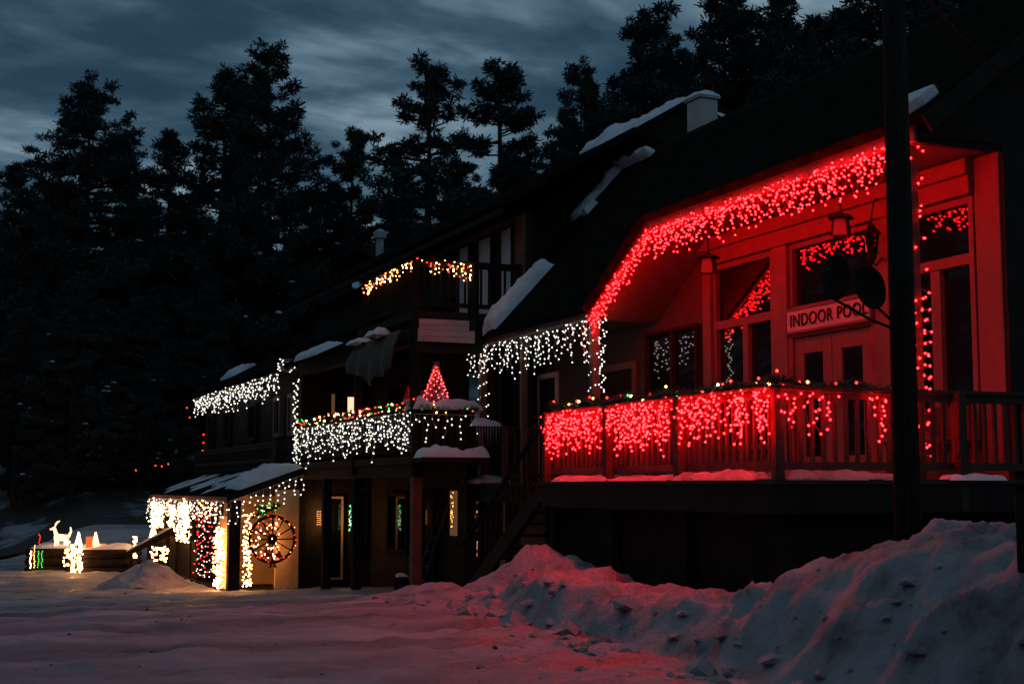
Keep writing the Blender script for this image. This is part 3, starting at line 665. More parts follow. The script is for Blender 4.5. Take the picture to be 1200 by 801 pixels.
# balcony rail in front of the annex upper storey
railing('dark upper railing along the annex above the lean-to roof', [((XB-.35, 34.0), (XB-.35, 44.0))], [(XB-.35, 34.0, .09, 3.55), (XB-.35, 39.0, .09, 3.55), (XB-.35, 44.0, .09, 3.55)], 3.5, 2.95, loc=(8.05, 39, 2.9), spacing=.3, group='balcony railings')
B('walkway', 'trim_dark', cw, (XB-.42, XB-.01, 33.9, 44.1, 2.85, 2.94))
# openings on the cross wall (faces the viewer): lit window, thin lit frame, door, ground-floor panes
def yframe(parent, x0, x1, z0, z1, pane, frame='log', y=YF-.01, fw=.05):
    f = MB(); f.box(x0, x0+fw, y-.06, y, z0, z1); f.box(x1-fw, x1, y-.06, y, z0, z1); f.box(x0+fw, x1-fw, y-.06, y, z1-fw, z1); f.box(x0+fw, x1-fw, y-.06, y, z0, z0+fw)
    o = f.build('window', frame, parent); MB().box(x0+fw, x1-fw, y-.035, y-.015, z0+fw, z1-fw).build('pane', pane, o); return o
yframe(cw, 9.52, 9.86, 3.8, 4.62, 'lit_window')
yframe(cw, 9.15, 9.28, 3.9, 4.65, 'lit_dim', fw=.02); yframe(cw, 9.0, 9.5, .25, 2.2, 'glass', frame='warm_wood', fw=.05); yframe(cw, 9.75, 10.1, .9, 2.2, 'glass')

# lit awning / tarp with snow
tp = thing('tarp', 'tan canvas tarp hanging under the upper balcony with snow on top', 'tarp', (XB, 26.4, 4.9))
vs = []; n = 24
for j in range(n+1):
    for i in range(n+1):
        a, b = i/n, j/n; y = 25.0+2.85*a; zt = 5.33-.03*a; zb = 4.48+.25*a*a+.25*max(0, .25-a)*2-(.18 if .35 < a < .6 else 0)*math.sin((a-.35)/.25*math.pi)
        z = zt+(zb-zt)*b; x = XB-.12-.22*math.sin(b*math.pi*.6)+.05*math.sin(a*22+b*3)*b
        vs.append((x, y, z))
b = MB(); b.v = vs; b.f = [(j*(n+1)+i, j*(n+1)+i+1, (j+1)*(n+1)+i+1, (j+1)*(n+1)+i) for j in range(n) for i in range(n)]
o = b.build('sheet', 'tarp', tp, smooth=True); o.modifiers.new('s', 'SOLIDIFY').thickness = .015
snow_patch(tp, (XB-.35, 25.9, 5.34), (0, .75, 0), (.35, 0, 0), (0, 0, 1), .12, 71, n=14); snow_patch(tp, (XB-.35, 27.1, 5.30), (0, .85, 0), (.35, 0, 0), (0, 0, 1), .10, 72, n=14)

# balcony railings of the lodge
railing('near solid-board end and front railing of the lower balcony', [((XB, YN), (XB, YF-.1)), ((XB, YN), (9.5, YN))], [(XB, YN, .12, 3.9), (XB, 28.4, .1, 3.9), (XB, YF-.1, .1, 3.9), (9.5, YN, .1, 3.9)], 3.84, 2.98, loc=(XB, 28, 3), spacing=.13, group='balcony railings', bal=.09, m='log')
railing('open railing of the upper balcony in front of the curtained windows', [((XB, YN), (XB, 27.7)), ((XB, YN), (10.5, YN))], [(XB, YN, .11, 6.66), (XB, 27.7, .11, 6.66), (9.5, YN, .1, 6.62), (10.45, YN, .1, 6.62)], 6.6, 5.64, loc=(XB, 26, 5.6), spacing=.16, group='balcony railings', m='log')
# snow slid on top of the upper rail and lower rail
o = snow_patch(None, (XB-.12, YN-.10, 3.84), (1.35, 0, 0), (0, .42, 0), (0, 0, 1), .19, 81, name='snow_pile', ragged=.25, n=30)
tag(o, 'snow lying on the balcony rail around the little red tree', 'snow')

# ------------------------------------------------------------------ LEAN-TO (left end)
le = thing('lean_to', 'low snow-roofed lean-to shed draped in white lights', 'shed', (7.5, 38, 0))
rf = MB(); slab(rf, [(6.62, 32.4, 2.17), (6.62, 43.8, 2.17), (XB-.01, 43.8, 2.78), (XB-.01, 32.4, 2.78)], .09); rf.build('roof', 'shingle', le)
MB().bar((6.62, 32.38, 2.16), (XB-.01, 32.38, 2.77), .05, .16).build('rake_board', 'trim_dark', le)
MB().bar((6.62, 32.4, 2.13), (6.62, 43.8, 2.13), .05, .14).build('fascia', 'rust', le)
ln = Vector((-.61, 0, 1.78)).normalized()
snow_patch(le, Vector((6.95, 32.35, 2.29))+ln*.09, (XB-6.98, 0, .50), (0, 1.9, 0), ln, .24, 91, ragged=.25, n=30)
for k, (yy, l_) in enumerate(((35.2, .5), (36.4, .35), (37.6, .5), (39.0, .3), (40.6, .5), (42.3, .4))):
    snow_patch(le, Vector((6.9+.1*(k % 2), yy, 2.30))+ln*.06, (1.3, 0, .44), (0, l_, 0), ln, .07, 92+k, ragged=.8, n=18)
B('wall', 'warm_wood', le, (7.80, 8.34, 32.62, 32.72, .1, 2.36)); B('back_wall', 'warm_wood', le, (6.95, XB-.02, 34.3, 34.4, .1, 2.2))
B('low_wall', 'log', le, (6.72, 6.9, 36.4, 43.6, 0, 1.05)); B('side_wall', 'log', le, (6.9, 8.38, 43.5, 43.6, 0, 2.2))
for y_, w_ in ((32.55, .26), (36.3, .14), (37.4, .14), (39.5, .14), (41.4, .12), (43.4, .14)):
    B('post', 'log', le, (6.68, 6.68+w_, y_-w_/2, y_+w_/2, 0, 2.12), bevel=.01)
B('panel', 'warm_wood', le, (6.74, 6.80, 32.75, 33.9, .05, 1.75)); B('floor', 'log', le, (6.6, XB, 32.3, 43.6, -.05, .1))

# ------------------------------------------------------------------ LIGHT STRINGS
def bulb_mesh(name, m, r):
    t = (1+5**.5)/2
    v = [(-1,t,0),(1,t,0),(-1,-t,0),(1,-t,0),(0,-1,t),(0,1,t),(0,-1,-t),(0,1,-t),(t,0,-1),(t,0,1),(-t,0,-1),(-t,0,1)]
    f = [(0,11,5),(0,5,1),(0,1,7),(0,7,10),(0,10,11),(1,5,9),(5,11,4),(11,10,2),(10,7,6),(7,1,8),(3,9,4),(3,4,2),(3,2,6),(3,6,8),(3,8,9),(4,9,5),(2,4,11),(6,2,10),(8,6,7),(9,8,1)]
    v = [Vector(p).normalized()*r for p in v]
    me = bpy.data.meshes.new(name); me.from_pydata(v, [], f); me.materials.append(M[m]); me.polygons.foreach_set('use_smooth', [True]*20); me.update()
    return me, v, f
BM = {}
def bm_(m, r):
    k = (m, round(r, 4))
    if k not in BM: BM[k] = bulb_mesh('bulb', m, r)
    return BM[k]
CAMP = Vector((0, 0, CZ))
def light_string(label, bulbs, wires, r=.014, group='strings of coloured lights', cat='string lights', name='string_lights', parts=100, wire_m='black', wr=.0035):
    "bulbs: [(point, material)]"
    c = sum((Vector(p) for p, _ in bulbs), Vector((0,0,0)))/len(bulbs)
    root = thing(name, label, cat, c, group)
    wm = MB()
    for w_ in wires: wm.tube(w_, wr, 4, cap=False)
    if wires: wm.build('wire', wire_m, root)
    bulbs = sorted(bulbs, key=lambda q: (Vector(q[0])-CAMP).length)
    off = Matrix.Translation(-c)
    for p, m in bulbs[:parts]:
        o = bpy.data.objects.new('bulb', bm_(m, r)[0]); COL.objects.link(o); o.parent = root; o.location = Vector(p)-c
    by = {}
    for p, m in bulbs[parts:]: by.setdefault(m, []).append(Vector(p))
    if by:
        me = bpy.data.meshes.new('bulbs'); V = []; F = []; MI = []
        for k, (m, ps) in enumerate(by.items()):
            me.materials.append(M[m]); _, v, f = bm_(m, r)
            for p in ps:
                n0 = len(V); V += [tuple(q+p-c) for q in v]; F += [tuple(i+n0 for i in q) for q in f]; MI += [k]*len(f)
        me.from_pydata(V, [], F); me.polygons.foreach_set('material_index', MI); me.update()
        o = bpy.data.objects.new('bulbs', me); COL.objects.link(o); o.parent = root; o['kind'] = 'stuff'
    return root
rnd = random.Random(11)
def icicle(a, b, spacing, lmin, lmax, mats, bs=.085, jit=.035, fac=None, top=True, sag=0):
    "drops hanging from the line a-b"
    a, b = Vector(a), Vector(b); n = max(2, int((b-a).length/spacing)); bl = []; wr = []
    run = []
    for i in range(n+1):
        t = i/n; p = a.lerp(b, t); p.z -= sag*abs(math.sin(t*math.pi*5)); run.append(p)
        k = fac(t) if fac else 1
        if rnd.random() > k: continue
        ln_ = rnd.uniform(lmin, lmax)*(1 if not fac else .6+.4*k)
        q = p+Vector((rnd.uniform(-jit, jit)*.5, rnd.uniform(-jit, jit), 0)); drop = [p]
        m = int(ln_/bs)+1; ph = rnd.random()
        for j in range(m):
            z = -(j+ph+.35*rnd.uniform(-1, 1))*bs-.01
            pt = q+Vector((rnd.gauss(0, jit*.5), rnd.gauss(0, jit*.7), z)); drop.append(pt)
            if rnd.random() < .93: bl.append((pt, rnd.choice(mats)))
        wr.append(drop)
    wr.append(run)
    return bl, wr
def merge(*q):
    bl, wr = [], []
    for a, b in q: bl += a; wr += b
    return bl, wr
RD = ['bulb_red']; WH = ['bulb_white']
XS = XE-.05
bl, wr = merge(icicle((XS, 18.15, 6.16), (XS, 12.25, 6.16), .034, .08, .46, RD, .080, .06),
               icicle((XS, 20.05, 5.12), (XS, 18.15, 6.16), .034, .08, .34, RD, .085, .05))
light_string('thick band of red icicle lights along the high porch eave', bl, wr, .0125, wire_m='rust')
def gapf(t):   # gaps between the swags on the deck rail
    y = 17.42+(YR-17.42)*t
    for g, w_ in ((15.62, .09), (13.9, .11), (12.9, .05)):
        if abs(y-g) < w_: return .1
    return 1 if y > 13.6 else .8
bl, wr = merge(icicle((XR-.09, 17.50, 3.40), (XR-.10, YR, 3.40), .036, .20, .56, RD, .068, .045, fac=gapf))
bl2, wr2 = icicle((XR, YR-.08, 3.38), (9.5, YR-.08, 3.36), .07, .06, .44, RD, .085, .04, fac=lambda t: .98 if t < .45 else (.35 if t < .6 else (.95 if t < .8 else .5)))
light_string('dense curtain of red icicle lights hanging from the deck railing', bl+bl2, wr+wr2, .0125, wire_m='rust')
def wrap(x, y, z0, z1, rad, step, mats, turns=3.5, jit=.02):
    bl = []; pts = []; n = int((z1-z0)/step)
    for i in range(n+1):
        t = i/n; a = t*turns*2*math.pi; p = Vector((x+rad*math.cos(a)+rnd.gauss(0, jit), y+rad*math.sin(a)+rnd.gauss(0, jit), z0+(z1-z0)*t)); pts.append(p); bl.append((p, rnd.choice(mats)))
    return bl, [pts]
bl, wr = merge(wrap(9.90, 12.28, 2.75, 4.45, .09, .022, RD, 14, .025), wrap(9.90, 12.28, 4.5, 5.1, .09, .11, RD, 2), wrap(9.90, 12.28, 5.1, 6.1, .08, .07, RD, 3))
light_string('red lights spiralling up the post right of the utility pole', bl, wr, .0135, wire_m='rust')
bl, wr = merge(icicle((XS, 20.1, 5.06), (XS, 25.25, 5.06), .095, .08, .62, WH, .10, .05), wrap(9.87, 20.12, 3.85, 5.05, .09, .04, WH, 5), wrap(9.87, 19.85, 3.9, 5.05, .05, .035, WH, 5),
               wrap(9.87, 24.9, 3.75, 5.05, .09, .035, WH, 6), wrap(9.87, 22.95, 4.3, 5.05, .05, .06, WH, 3))
light_string('white icicle lights along the low porch eave and its corner posts', bl, wr, .0125, wire_m='white_paint')
bl, wr = merge(icicle((XB-.09, YN, 3.78), (XB-.09, 33.0, 3.78), .095, .30, .80, WH, .13, .06), icicle((XB-.05, YN-.1, 3.74), (9.6, YN-.1, 3.74), .12, .05, .55, WH, .12, .05))
light_string('white icicle lights covering the lower balcony railing', bl, wr, .0145, wire_m='white_paint')
bl, wr = merge(icicle((XB-.38, 33.6, 5.15), (XB-.38, 44.6, 5.15), .12, .22, .60, WH, .13, .07), wrap(XB-.30, 33.1, 5.15, 5.45, .17, .016, WH, 9, .06))
light_string('white icicle lights along the high eave of the annex', bl, wr, .0165, wire_m='white_paint')
bl, wr = merge(wrap(XB-.1, 32.95, 3.0, 4.95, .05, .045, WH, 12, .03))
light_string('vertical strand of white lights down the annex corner', bl, wr, .017, wire_m='white_paint')
ra, rb = Vector((6.66, 32.32, 2.1)), Vector((XB-.05, 32.32, 2.70))
bl, wr = icicle(ra, rb, .16, .1, .55, WH, .11, .04)
light_string('sparse white drops along the sloping edge of the lean-to', bl, wr, .017, wire_m='white_paint')
# lean-to eave (seen obliquely)
WW = ['bulb_white', 'bulb_white', 'bulb_white', 'bulb_warm']
bl, wr = icicle((6.56, 32.6, 2.10), (6.56, 43.7, 2.10), .16, .20, .62, WW, .14, .06)
light_string('white icicle lights along the low eave of the lean-to', bl, wr, .017, wire_m='white_paint')
def cluster(c, sx, sy, sz, n, mats):
    c = Vector(c); return [(c+Vector((rnd.uniform(-sx, sx), rnd.uniform(-sy, sy), rnd.uniform(-sz, sz))), rnd.choice(mats)) for _ in range(n)]
WM = ['bulb_warm']
light_string('dense warm bundle of lights on the farthest lean-to post', cluster((6.62, 42.3, 1.62), .08, .85, .36, 190, WM), [], .017, group='warm light bundles on the lean-to')
light_string('narrow warm bundle of lights between two wide bundles on the lean-to', cluster((6.62, 39.9, 1.55), .07, .28, .38, 90, WM), [], .017, group='warm light bundles on the lean-to')
light_string('wide warm bundle of lights left of the red and white curtain', cluster((6.62, 38.0, 1.50), .08, .72, .50, 220, WM), [], .017, group='warm light bundles on the lean-to')
bl = []; wr = []
for k in range(7):
    yy = 34.2+k*.30
    d = []
    for j in range(14):
        z = 1.85-j*.12; p = Vector((6.6+rnd.gauss(0, .03), yy+rnd.gauss(0, .07), z+rnd.gauss(0, .03))); d.append(p); bl.append((p, 'bulb_softred' if rnd.random() < .5 else 'bulb_white'))
    wr.append(d)
light_string('curtain of alternating red and white lights on the lean-to front', bl, wr, .0145)
light_string('glowing warm white light bundle beside the dark front post', cluster((6.60, 33.15, .80), .06, .42, .68, 250, ['bulb_warm', 'bulb_warm_hot']), [], .017, group='warm light bundles on the lean-to')
light_string('column of warm lights behind the wagon wheel', cluster((7.12, 32.5, 1.0), .10, .08, .82, 130, ['bulb_warm']), [], .0145, group='warm light bundles on the lean-to')
light_string('heap of warm and red lights shining through the wagon wheel', cluster((7.55, 32.45, 1.2), .30, .06, .40, 75, ['bulb_warm', 'bulb_warm', 'bulb_softred']), [], .0145, group='warm light bundles on the lean-to')
# wagon wheel
ww = thing('wagon_wheel', 'wooden wagon wheel wound with red lights against the tan wall', 'wagon wheel', (7.64, 32.3, .7))
c = Vector((7.64, 32.28, 1.24))
MB().ring(c, (0, 1, 0), .52, .035, 40, 8).build('rim', 'log', ww, smooth=True)
MB().ring(c, (0, 1, 0), .07, .05, 16, 8).build('hub', 'log', ww, smooth=True)
for k in range(12):
    t = 2*math.pi*k/12; d = Vector((math.cos(t), 0, math.sin(t))); MB().tube([c+d*.08, c+d*.5], .016).build('spoke', 'log', ww)
light_string('red lights wound round the rim of the wagon wheel', [(c+Vector((.52*math.cos(t)+rnd.gauss(0, .025), -.05, .52*math.sin(t)+rnd.gauss(0, .025))), rnd.choice(['bulb_softred', 'bulb_softred', 'bulb_amber'])) for t in [2*math.pi*i/30 for i in range(30)]], [[c+Vector((.53*math.cos(2*math.pi*i/24), -.045, .53*math.sin(2*math.pi*i/24))) for i in range(25)]], .011)
bw = MB()
for sx in (-1, 1):
    bw.add([c+Vector((0, -.08, -.35)), c+Vector((sx*.17, -.1, -.26)), c+Vector((sx*.18, -.1, -.44)), c+Vector((sx*.02, -.05, -.36))], [(0, 1, 2, 3), (3, 2, 1, 0)])
    bw.add([c+Vector((0, -.08, -.36)), c+Vector((sx*.10, -.08, -.66)), c+Vector((sx*.02, -.08, -.62)), c+Vector((0, -.06, -.4))], [(0, 1, 2, 3), (3, 2, 1, 0)])
o = bw.build('ribbon_bow', 'ribbon'); o.modifiers.new('s', 'SOLIDIFY').thickness = .01; tag(o, 'red ribbon bow tied at the bottom of the wagon wheel', 'bow')

# ------------------------------------------------------------------ garlands
def garland(label, pts, r, dens, mats, bstep=.1, bulb_r=.014, group='evergreen garlands'):
    pts = [Vector(p) for p in pts]; root = thing('garland', label, 'garland', sum(pts, Vector((0,0,0)))/len(pts), group)
    V = []; F = []; seg = []
    for a, b in zip(pts, pts[1:]):
        d = (b-a); n = int(d.length*dens)
        for i in range(n):
            p = a+d*(i/n); q = Vector((rnd.gauss(0, 1), rnd.gauss(0, 1), rnd.gauss(0, 1))).normalized()
            e = p+q*r*rnd.uniform(.5, 1.25); s = q.orthogonal().normalized()*.009; n0 = len(V)
            V += [tuple(p-s), tuple(p+s), tuple(e+s*.6), tuple(e-s*.6)]; F.append((n0, n0+1, n0+2, n0+3))
    m = MB(); m.v = V; m.f = F; m.build('greenery', 'garland', root)
    bl = []
    for a, b in zip(pts, pts[1:]):
        n = max(1, int((b-a).length/bstep))
        for i in range(n):
            q = Vector((rnd.gauss(0, 1), rnd.gauss(0, 1), rnd.gauss(0, 1))).normalized(); bl.append((a.lerp(b, i/n)+q*r*rnd.uniform(.7, 1.1), rnd.choice(mats)))
    off = -total(root)
    for p, mm in bl[:100]:
        o = bpy.data.objects.new('bulb', bm_(mm, bulb_r)[0]); COL.objects.link(o); o.parent = root; o.location = p+off
    if len(bl) > 100:
        for mm in set(m_ for _, m_ in bl[100:]):
            me = MB(); _, v, f = bm_(mm, bulb_r)
            for p, m2 in bl[100:]:
                if m2 == mm: me.add([q+p for q in v], f)
            o = me.build('bulbs', mm, root); o['kind'] = 'stuff'
    return root
def swag(a, b, n, amp, k):
    a, b = Vector(a), Vector(b); return [a.lerp(b, i/n)+Vector((0, 0, -amp*abs(math.sin(i/n*math.pi*k))+amp*.5)) for i in range(n+1)]
MC = ['bulb_softred', 'bulb_softred', 'bulb_amber', 'bulb_softred', 'bulb_green', 'bulb_warm']
garland('evergreen garland with coloured bulbs along the red-lit deck rail', swag((XR, 17.42, 3.49), (XR, YR, 3.47), 34, .05, 5)+swag((XR+.1, YR, 3.46), (9.6, YR, 3.44), 14, .06, 2)[1:], .075, 620, MC, .085, .017)
garland('evergreen garland with red and amber bulbs along the lower balcony rail', swag((XB, 33.0, 3.92), (XB, YN, 3.92), 40, .04, 6), .10, 420, ['bulb_softred', 'bulb_softred', 'bulb_amber', 'bulb_warm', 'bulb_green'], .045, .017)
garland('short evergreen garland across the near end of the lower balcony', swag((XB+.1, YN-.09, 3.86), (9.6, YN-.09, 3.84), 10, .05, 1), .08, 420, ['bulb_softred', 'bulb_amber', 'bulb_green', 'bulb_warm'], .07, .014)
am = ['bulb_amber', 'bulb_amber', 'bulb_warm', 'bulb_softred']
bl, wr = merge(icicle((XB-.03, YN, 6.62), (XB-.03, 27.7, 6.52), .075, .05, .22, am, .07, .05), icicle((XB, YN-.08, 6.63), (9.4, YN-.08, 6.57), .09, .0, .02, am, .09, .01), icicle((XB+.25, YN-.08, 6.55), (XB+.5, YN-.08, 6.5), .07, .05, .22, am, .07, .03), icicle((9.0, YN-.08, 6.53), (9.42, YN-.08, 6.55), .06, .05, .3, am, .07, .03))
light_string('amber and red lights along the upper balcony rail', bl, wr, .014)
garland('green-lit garland hanging over the wagon wheel', swag((7.3, 32.35, 1.95), (7.8, 32.35, 1.98), 6, .08, 1)+[Vector((7.2, 32.35, 1.75))], .09, 420, ['bulb_green', 'bulb_green', 'bulb_amber'], .035, .011)

# ------------------------------------------------------------------ little red tree, gnome, lanterns
def needle_cone(root, base, h, r0, mname, n=1500, trunk='bark'):
    V = []; F = []
    for i in range(n):
        t = rnd.random()**.8; z = h*t; ang = rnd.uniform(0, 6.283); tier = .75+.25*((1-t)*6 % 1)
        rr = r0*(1-t)*tier*rnd.uniform(.6, 1); p = Vector((base[0]+rr*math.cos(ang), base[1]+rr*math.sin(ang), base[2]+z+.03))
        d = Vector((math.cos(ang), math.sin(ang), rnd.uniform(-.5, .3))).normalized()*r0*.22; s = Vector((-math.sin(ang), math.cos(ang), .4))*r0*.05
        n0 = len(V); V += [tuple(p-s-d), tuple(p+s-d), tuple(p+d*.9)]; F.append((n0, n0+1, n0+2))
    m = MB(); m.v = V; m.f = F; m.build('foliage', mname, root)
    MB().tube([base, (base[0], base[1], base[2]+h*.9)], [.02, .006]).build('trunk', trunk, root)
xt = thing('christmas_tree', 'small frosted tree glowing red on the near end of the balcony', 'christmas tree', (8.95, 24.95, 3.75))
needle_cone(xt, (8.95, 24.95, 3.86), .84, .30, 'snow', 1500)
tb = []
for i in range(85):
    t = (i+.5)/85; a = i*2.4; rr = .31*(1-t); tb.append((Vector((8.95+rr*math.cos(a), 24.95+rr*math.sin(a), 3.92+.78*t)), 'bulb_pink'))
light_string('red lights wound round the small frosted tree', tb, [], .011)
gn = thing('gnome', 'small gnome with a red pointed hat and pale beard behind the garland', 'figurine', (XB+.1, 25.35, 3.9))
gx, gy, gz = XB+.12, 25.3, 3.84
MB().lathe((gx, gy, gz), [(.09, 0), (.12, .06), (.08, .24)], 10).build('body', 'beard', gn, smooth=True)
MB().lathe((gx, gy, gz), [(.10, .22), (.085, .28), (.02, .44), (.005, .48)], 10).build('hat', 'red_felt', gn, smooth=True)
pl = thing('porch_light', 'tall glowing flame lamp under the lower balcony', 'lamp', (9.3, 32.7, 1.7))
MB().lathe((8.98, 32.6, 1.45), [(.01, 0), (.055, .12), (.06, .3), (.03, .48), (.005, .62)], 8).build('flame', 'flame', pl, smooth=True)
MB().tube([(8.98, 32.62, .25), (8.98, 32.62, 1.47)], .02).build('stem', 'log', pl)
light_string('faint grid of warm lights beside the flame lamp', [(Vector((8.80+.04*(k % 3), 32.7, 1.55+.05*(k//3))), 'bulb_amber') for k in range(21)], [], .006, group='small lights under the lower balcony')
light_string('short bundle of cool white and green lights under the lower balcony', cluster((9.55, 32.5, 1.7), .035, .03, .30, 46, ['bulb_white', 'bulb_white', 'bulb_green']), [], .011, group='small lights under the lower balcony')
light_string('amber bulbs standing in for reflections beside the dark window under the near balcony end', cluster((10.0, 26.9, 1.9), .02, .06, .42, 22, ['bulb_amber']), [], .008, group='small lights under the lower balcony')  # glowing bulbs stand in for the gold reflection in the window
ld = thing('ladder', 'wooden ladder leaning behind the red post under the balcony', 'ladder', (9.9, 27, .4))
for s_ in (-.2, .2): MB().bar((9.5, 27.5+s_, .35), (10.1, 27.5+s_, 2.2), .04).build('rail', 'rail_wood', ld)
for k in range(6): t = (k+.7)/6.5; MB().tube([(9.5+.6*t, 27.3, .35+1.85*t), (9.5+.6*t, 27.7, .35+1.85*t)], .016).build('rung', 'rail_wood', ld)
br = thing('barrel', 'small barrel standing beside the red post', 'barrel', (8.3, 25.3, .4))
MB().lathe((8.62, 25.9, G(8.62, 25.9)-.02), [(.12, 0), (.15, .12), (.15, .2), (.12, .32)], 14).build('staves', 'log', br, smooth=True)
snow_patch(br, (8.52, 25.8, G(8.62, 25.9)+.30), (.2, 0, 0), (0, .2, 0), (0, 0, 1), .07, 99, n=10, name='snow_cap')

# ------------------------------------------------------------------ far left yard: planters and light figures
def planter(cx, cy, w_, h_, label, seed):
    o = thing('planter', label, 'planter', (cx, cy, 0), 'dark log planters')
    a = Vector((.95, -.31, 0)); b = Vector((.31, .95, 0)); m = MB(); c = Vector((cx, cy, 0))
    for k in range(3):
        z = G(cx, cy)-.1+(k+.5)*(h_+.1)/3
        for s_ in (0, 1.0): m.tube([c-a*w_/2+b*s_+Vector((0, 0, z)), c+a*w_/2+b*s_+Vector((0, 0, z))], (h_+.1)/6+.01, 8)
        for e in (-1, 1): m.tube([c+a*(e*w_/2)+Vector((0, 0, z)), c+a*(e*w_/2)+b+Vector((0, 0, z))], (h_+.1)/6+.01, 8)
    m.build('logs', 'log', o)
    snow_patch(o, c-a*w_/2+Vector((0, 0, G(cx, cy)+h_-.02)), a*w_, b, (0, 0, 1), .16, seed, n=18)
    return G(cx, cy)+h_
zt1 = planter(3.75, 42.6, 1.25, .62, 'narrower dark log planter under the glowing reindeer', 101)
zt2 = planter(5.0, 41.6, 1.65, .62, 'wider dark log planter right of the wrapped light post', 102)
# reindeer made of rope light
dr = thing('light_reindeer', 'glowing white reindeer light figure on the narrow planter', 'light figure', (4.1, 42.4, zt1))
dx, dy, dz = 4.05, 42.7, zt1-.02
MB().tube([(dx-.24, dy, dz+.30), (dx-.08, dy, dz+.33), (dx+.10, dy, dz+.32)], [.06, .10, .085], 8).tube([(dx-.16, dy, dz+.34), (dx-.22, dy, dz+.52), (dx-.24, dy, dz+.60)], [.07, .045, .04], 8).tube([(dx-.22, dy, dz+.60), (dx-.36, dy, dz+.56)], [.045, .022], 8).build('body', 'fig_warm', dr, smooth=True)
for q in (-.19, -.12, .05, .12): MB().tube([(dx+q, dy+(.04 if q in (-.12, .12) else -.04), dz+.30), (dx+q*1.15, dy, dz+.02)], [.04, .02], 6).build('leg', 'fig_warm', dr)
for q in (-1, 1): MB().tube([(dx-.23, dy, dz+.62), (dx-.20+.02*q, dy+.05*q, dz+.72), (dx-.12+.03*q, dy+.08*q, dz+.80)], .012, 5).build('antler', 'fig_warm', dr)
MB().tube([(dx+.14, dy, dz+.33), (dx+.22, dy, dz+.50), (dx+.20, dy, dz+.62)], [.05, .03, .02], 6).build('tail', 'fig_warm', dr)
def cone_light(x, y, z, h, r, label, m='bulb_warm', n=60):
    o = thing('light_cone', label, 'light figure', (x, y, z), 'cone light figures')
    b = MB()
    for k in range(6):
        t = 2*math.pi*k/6; b.tube([(x+r*math.cos(t), y+r*math.sin(t), z), (x, y, z+h)], .008, 4)
    b.ring((x, y, z), (0, 0, 1), r, .008, 16, 4); b.build('frame', 'metal_grey', o)
    for i in range(n):
        t = (i+.5)/n; a = i*2.39; rr = r*(1-t)
        q = bpy.data.objects.new('bulb', bm_(m, .019)[0]); COL.objects.link(q); q.parent = o; q.location = (rr*math.cos(a), rr*math.sin(a), h*t)
cone_light(4.42, 42.1, zt2-.05, .52, .13, 'slim glowing cone tree standing beside the reindeer')
cone_light(4.86, 41.9, zt2-.05, .52, .14, 'glowing cone tree leaning over the orange lamp box on the wide planter', 'bulb_warm_hot')
cone_light(6.3, 40.9, .95, .42, .12, 'lone glowing cone tree above the snow pile left of the lean-to')
ob = MB().box(4.6, 4.78, 41.8, 41.95, zt2-.04, zt2+.36).build('lamp_box', 'bulb_amber'); ob.data.materials.clear(); ob.data.materials.append(emis('orange_glow', (1, .14, .03), 1.1)); tag(ob, 'orange glowing lamp box between two cone trees', 'lamp')
pw = thing('light_post', 'short post wrapped thickly in warm white lights between the planters', 'light post', (4.32, 42.0, 0))
MB().tube([(4.32, 41.6, 0), (4.32, 41.6, .85)], .05, 8).build('post', 'log', pw)
light_string('thick warm wrap of lights on the short post between the planters', wrap(4.32, 41.6, .05, .85, .12, .0075, WM, 14, .025)[0]+cluster((4.08, 41.75, .60), .08, .05, .36, 36, WM), [], .019, group='yard light strands')
light_string('yellow and green light strands on the left planter corner', [(Vector((3.18+.10*k+rnd.gauss(0, .01), 42.5, .18+.055*j)), ['bulb_warm', 'bulb_amber', 'bulb_green', 'bulb_green'][k]) for k in range(4) for j in range(9+(k == 1)*3)], [], .014, group='yard light strands')
light_string('thin white strand of lights at the right end of the wide planter', cluster((5.85, 41.2, .75), .05, .05, .30, 40, WM), [], .016, group='yard light strands')
light_string('net of warm lights glowing on top of the snow pile', cluster((5.9, 37.2, .72), .20, .25, .20, 55, WM), [], .019, group='yard light strands')
light_string('small yellow and red lights on the reddish stake at far left', cluster((3.45, 43.2, 1.0), .02, .02, .28, 8, ['bulb_softred']), [[(3.45, 43.2, .2), (3.45, 43.2, 1.35)]], .010, group='yard light strands')
rp = thing('ramp_rail', 'snow-topped sloping rail left of the lean-to', 'railing', (6.2, 40.5, 0))
MB().bar((5.6, 41.0, .55), (6.6, 39.5, 1.25), .10, .12).build('rail', 'log', rp)
for t in (.1, .5, .9): B('post', 'log', rp, (5.6+t-.05, 5.6+t+.05, 41-1.5*t-.05, 41-1.5*t+.05, 0, .52+.7*t))
snow_patch(rp, (5.55, 41.0, .62), (1.0, -1.5, .70), (.09, .06, 0), (0, 0, 1), .07, 110, n=16)
# red lights strung in the trees at the left
P_ = [(8.35, 44.7, 4.05), (8.35, 44.7, 3.8), (8.33, 44.68, 3.55), (7.9, 45.2, 4.9), (8.0, 45.2, 4.6), (7.1, 46, 3.1), (6.5, 46, 2.95), (7.5, 46, 3.15), (7.3, 46, 3.08)]
light_string('scattered red lights by the dark trees left of the annex', [(Vector(p), 'bulb_softred') for p in P_], [P_[:5], P_[5:]], .022)

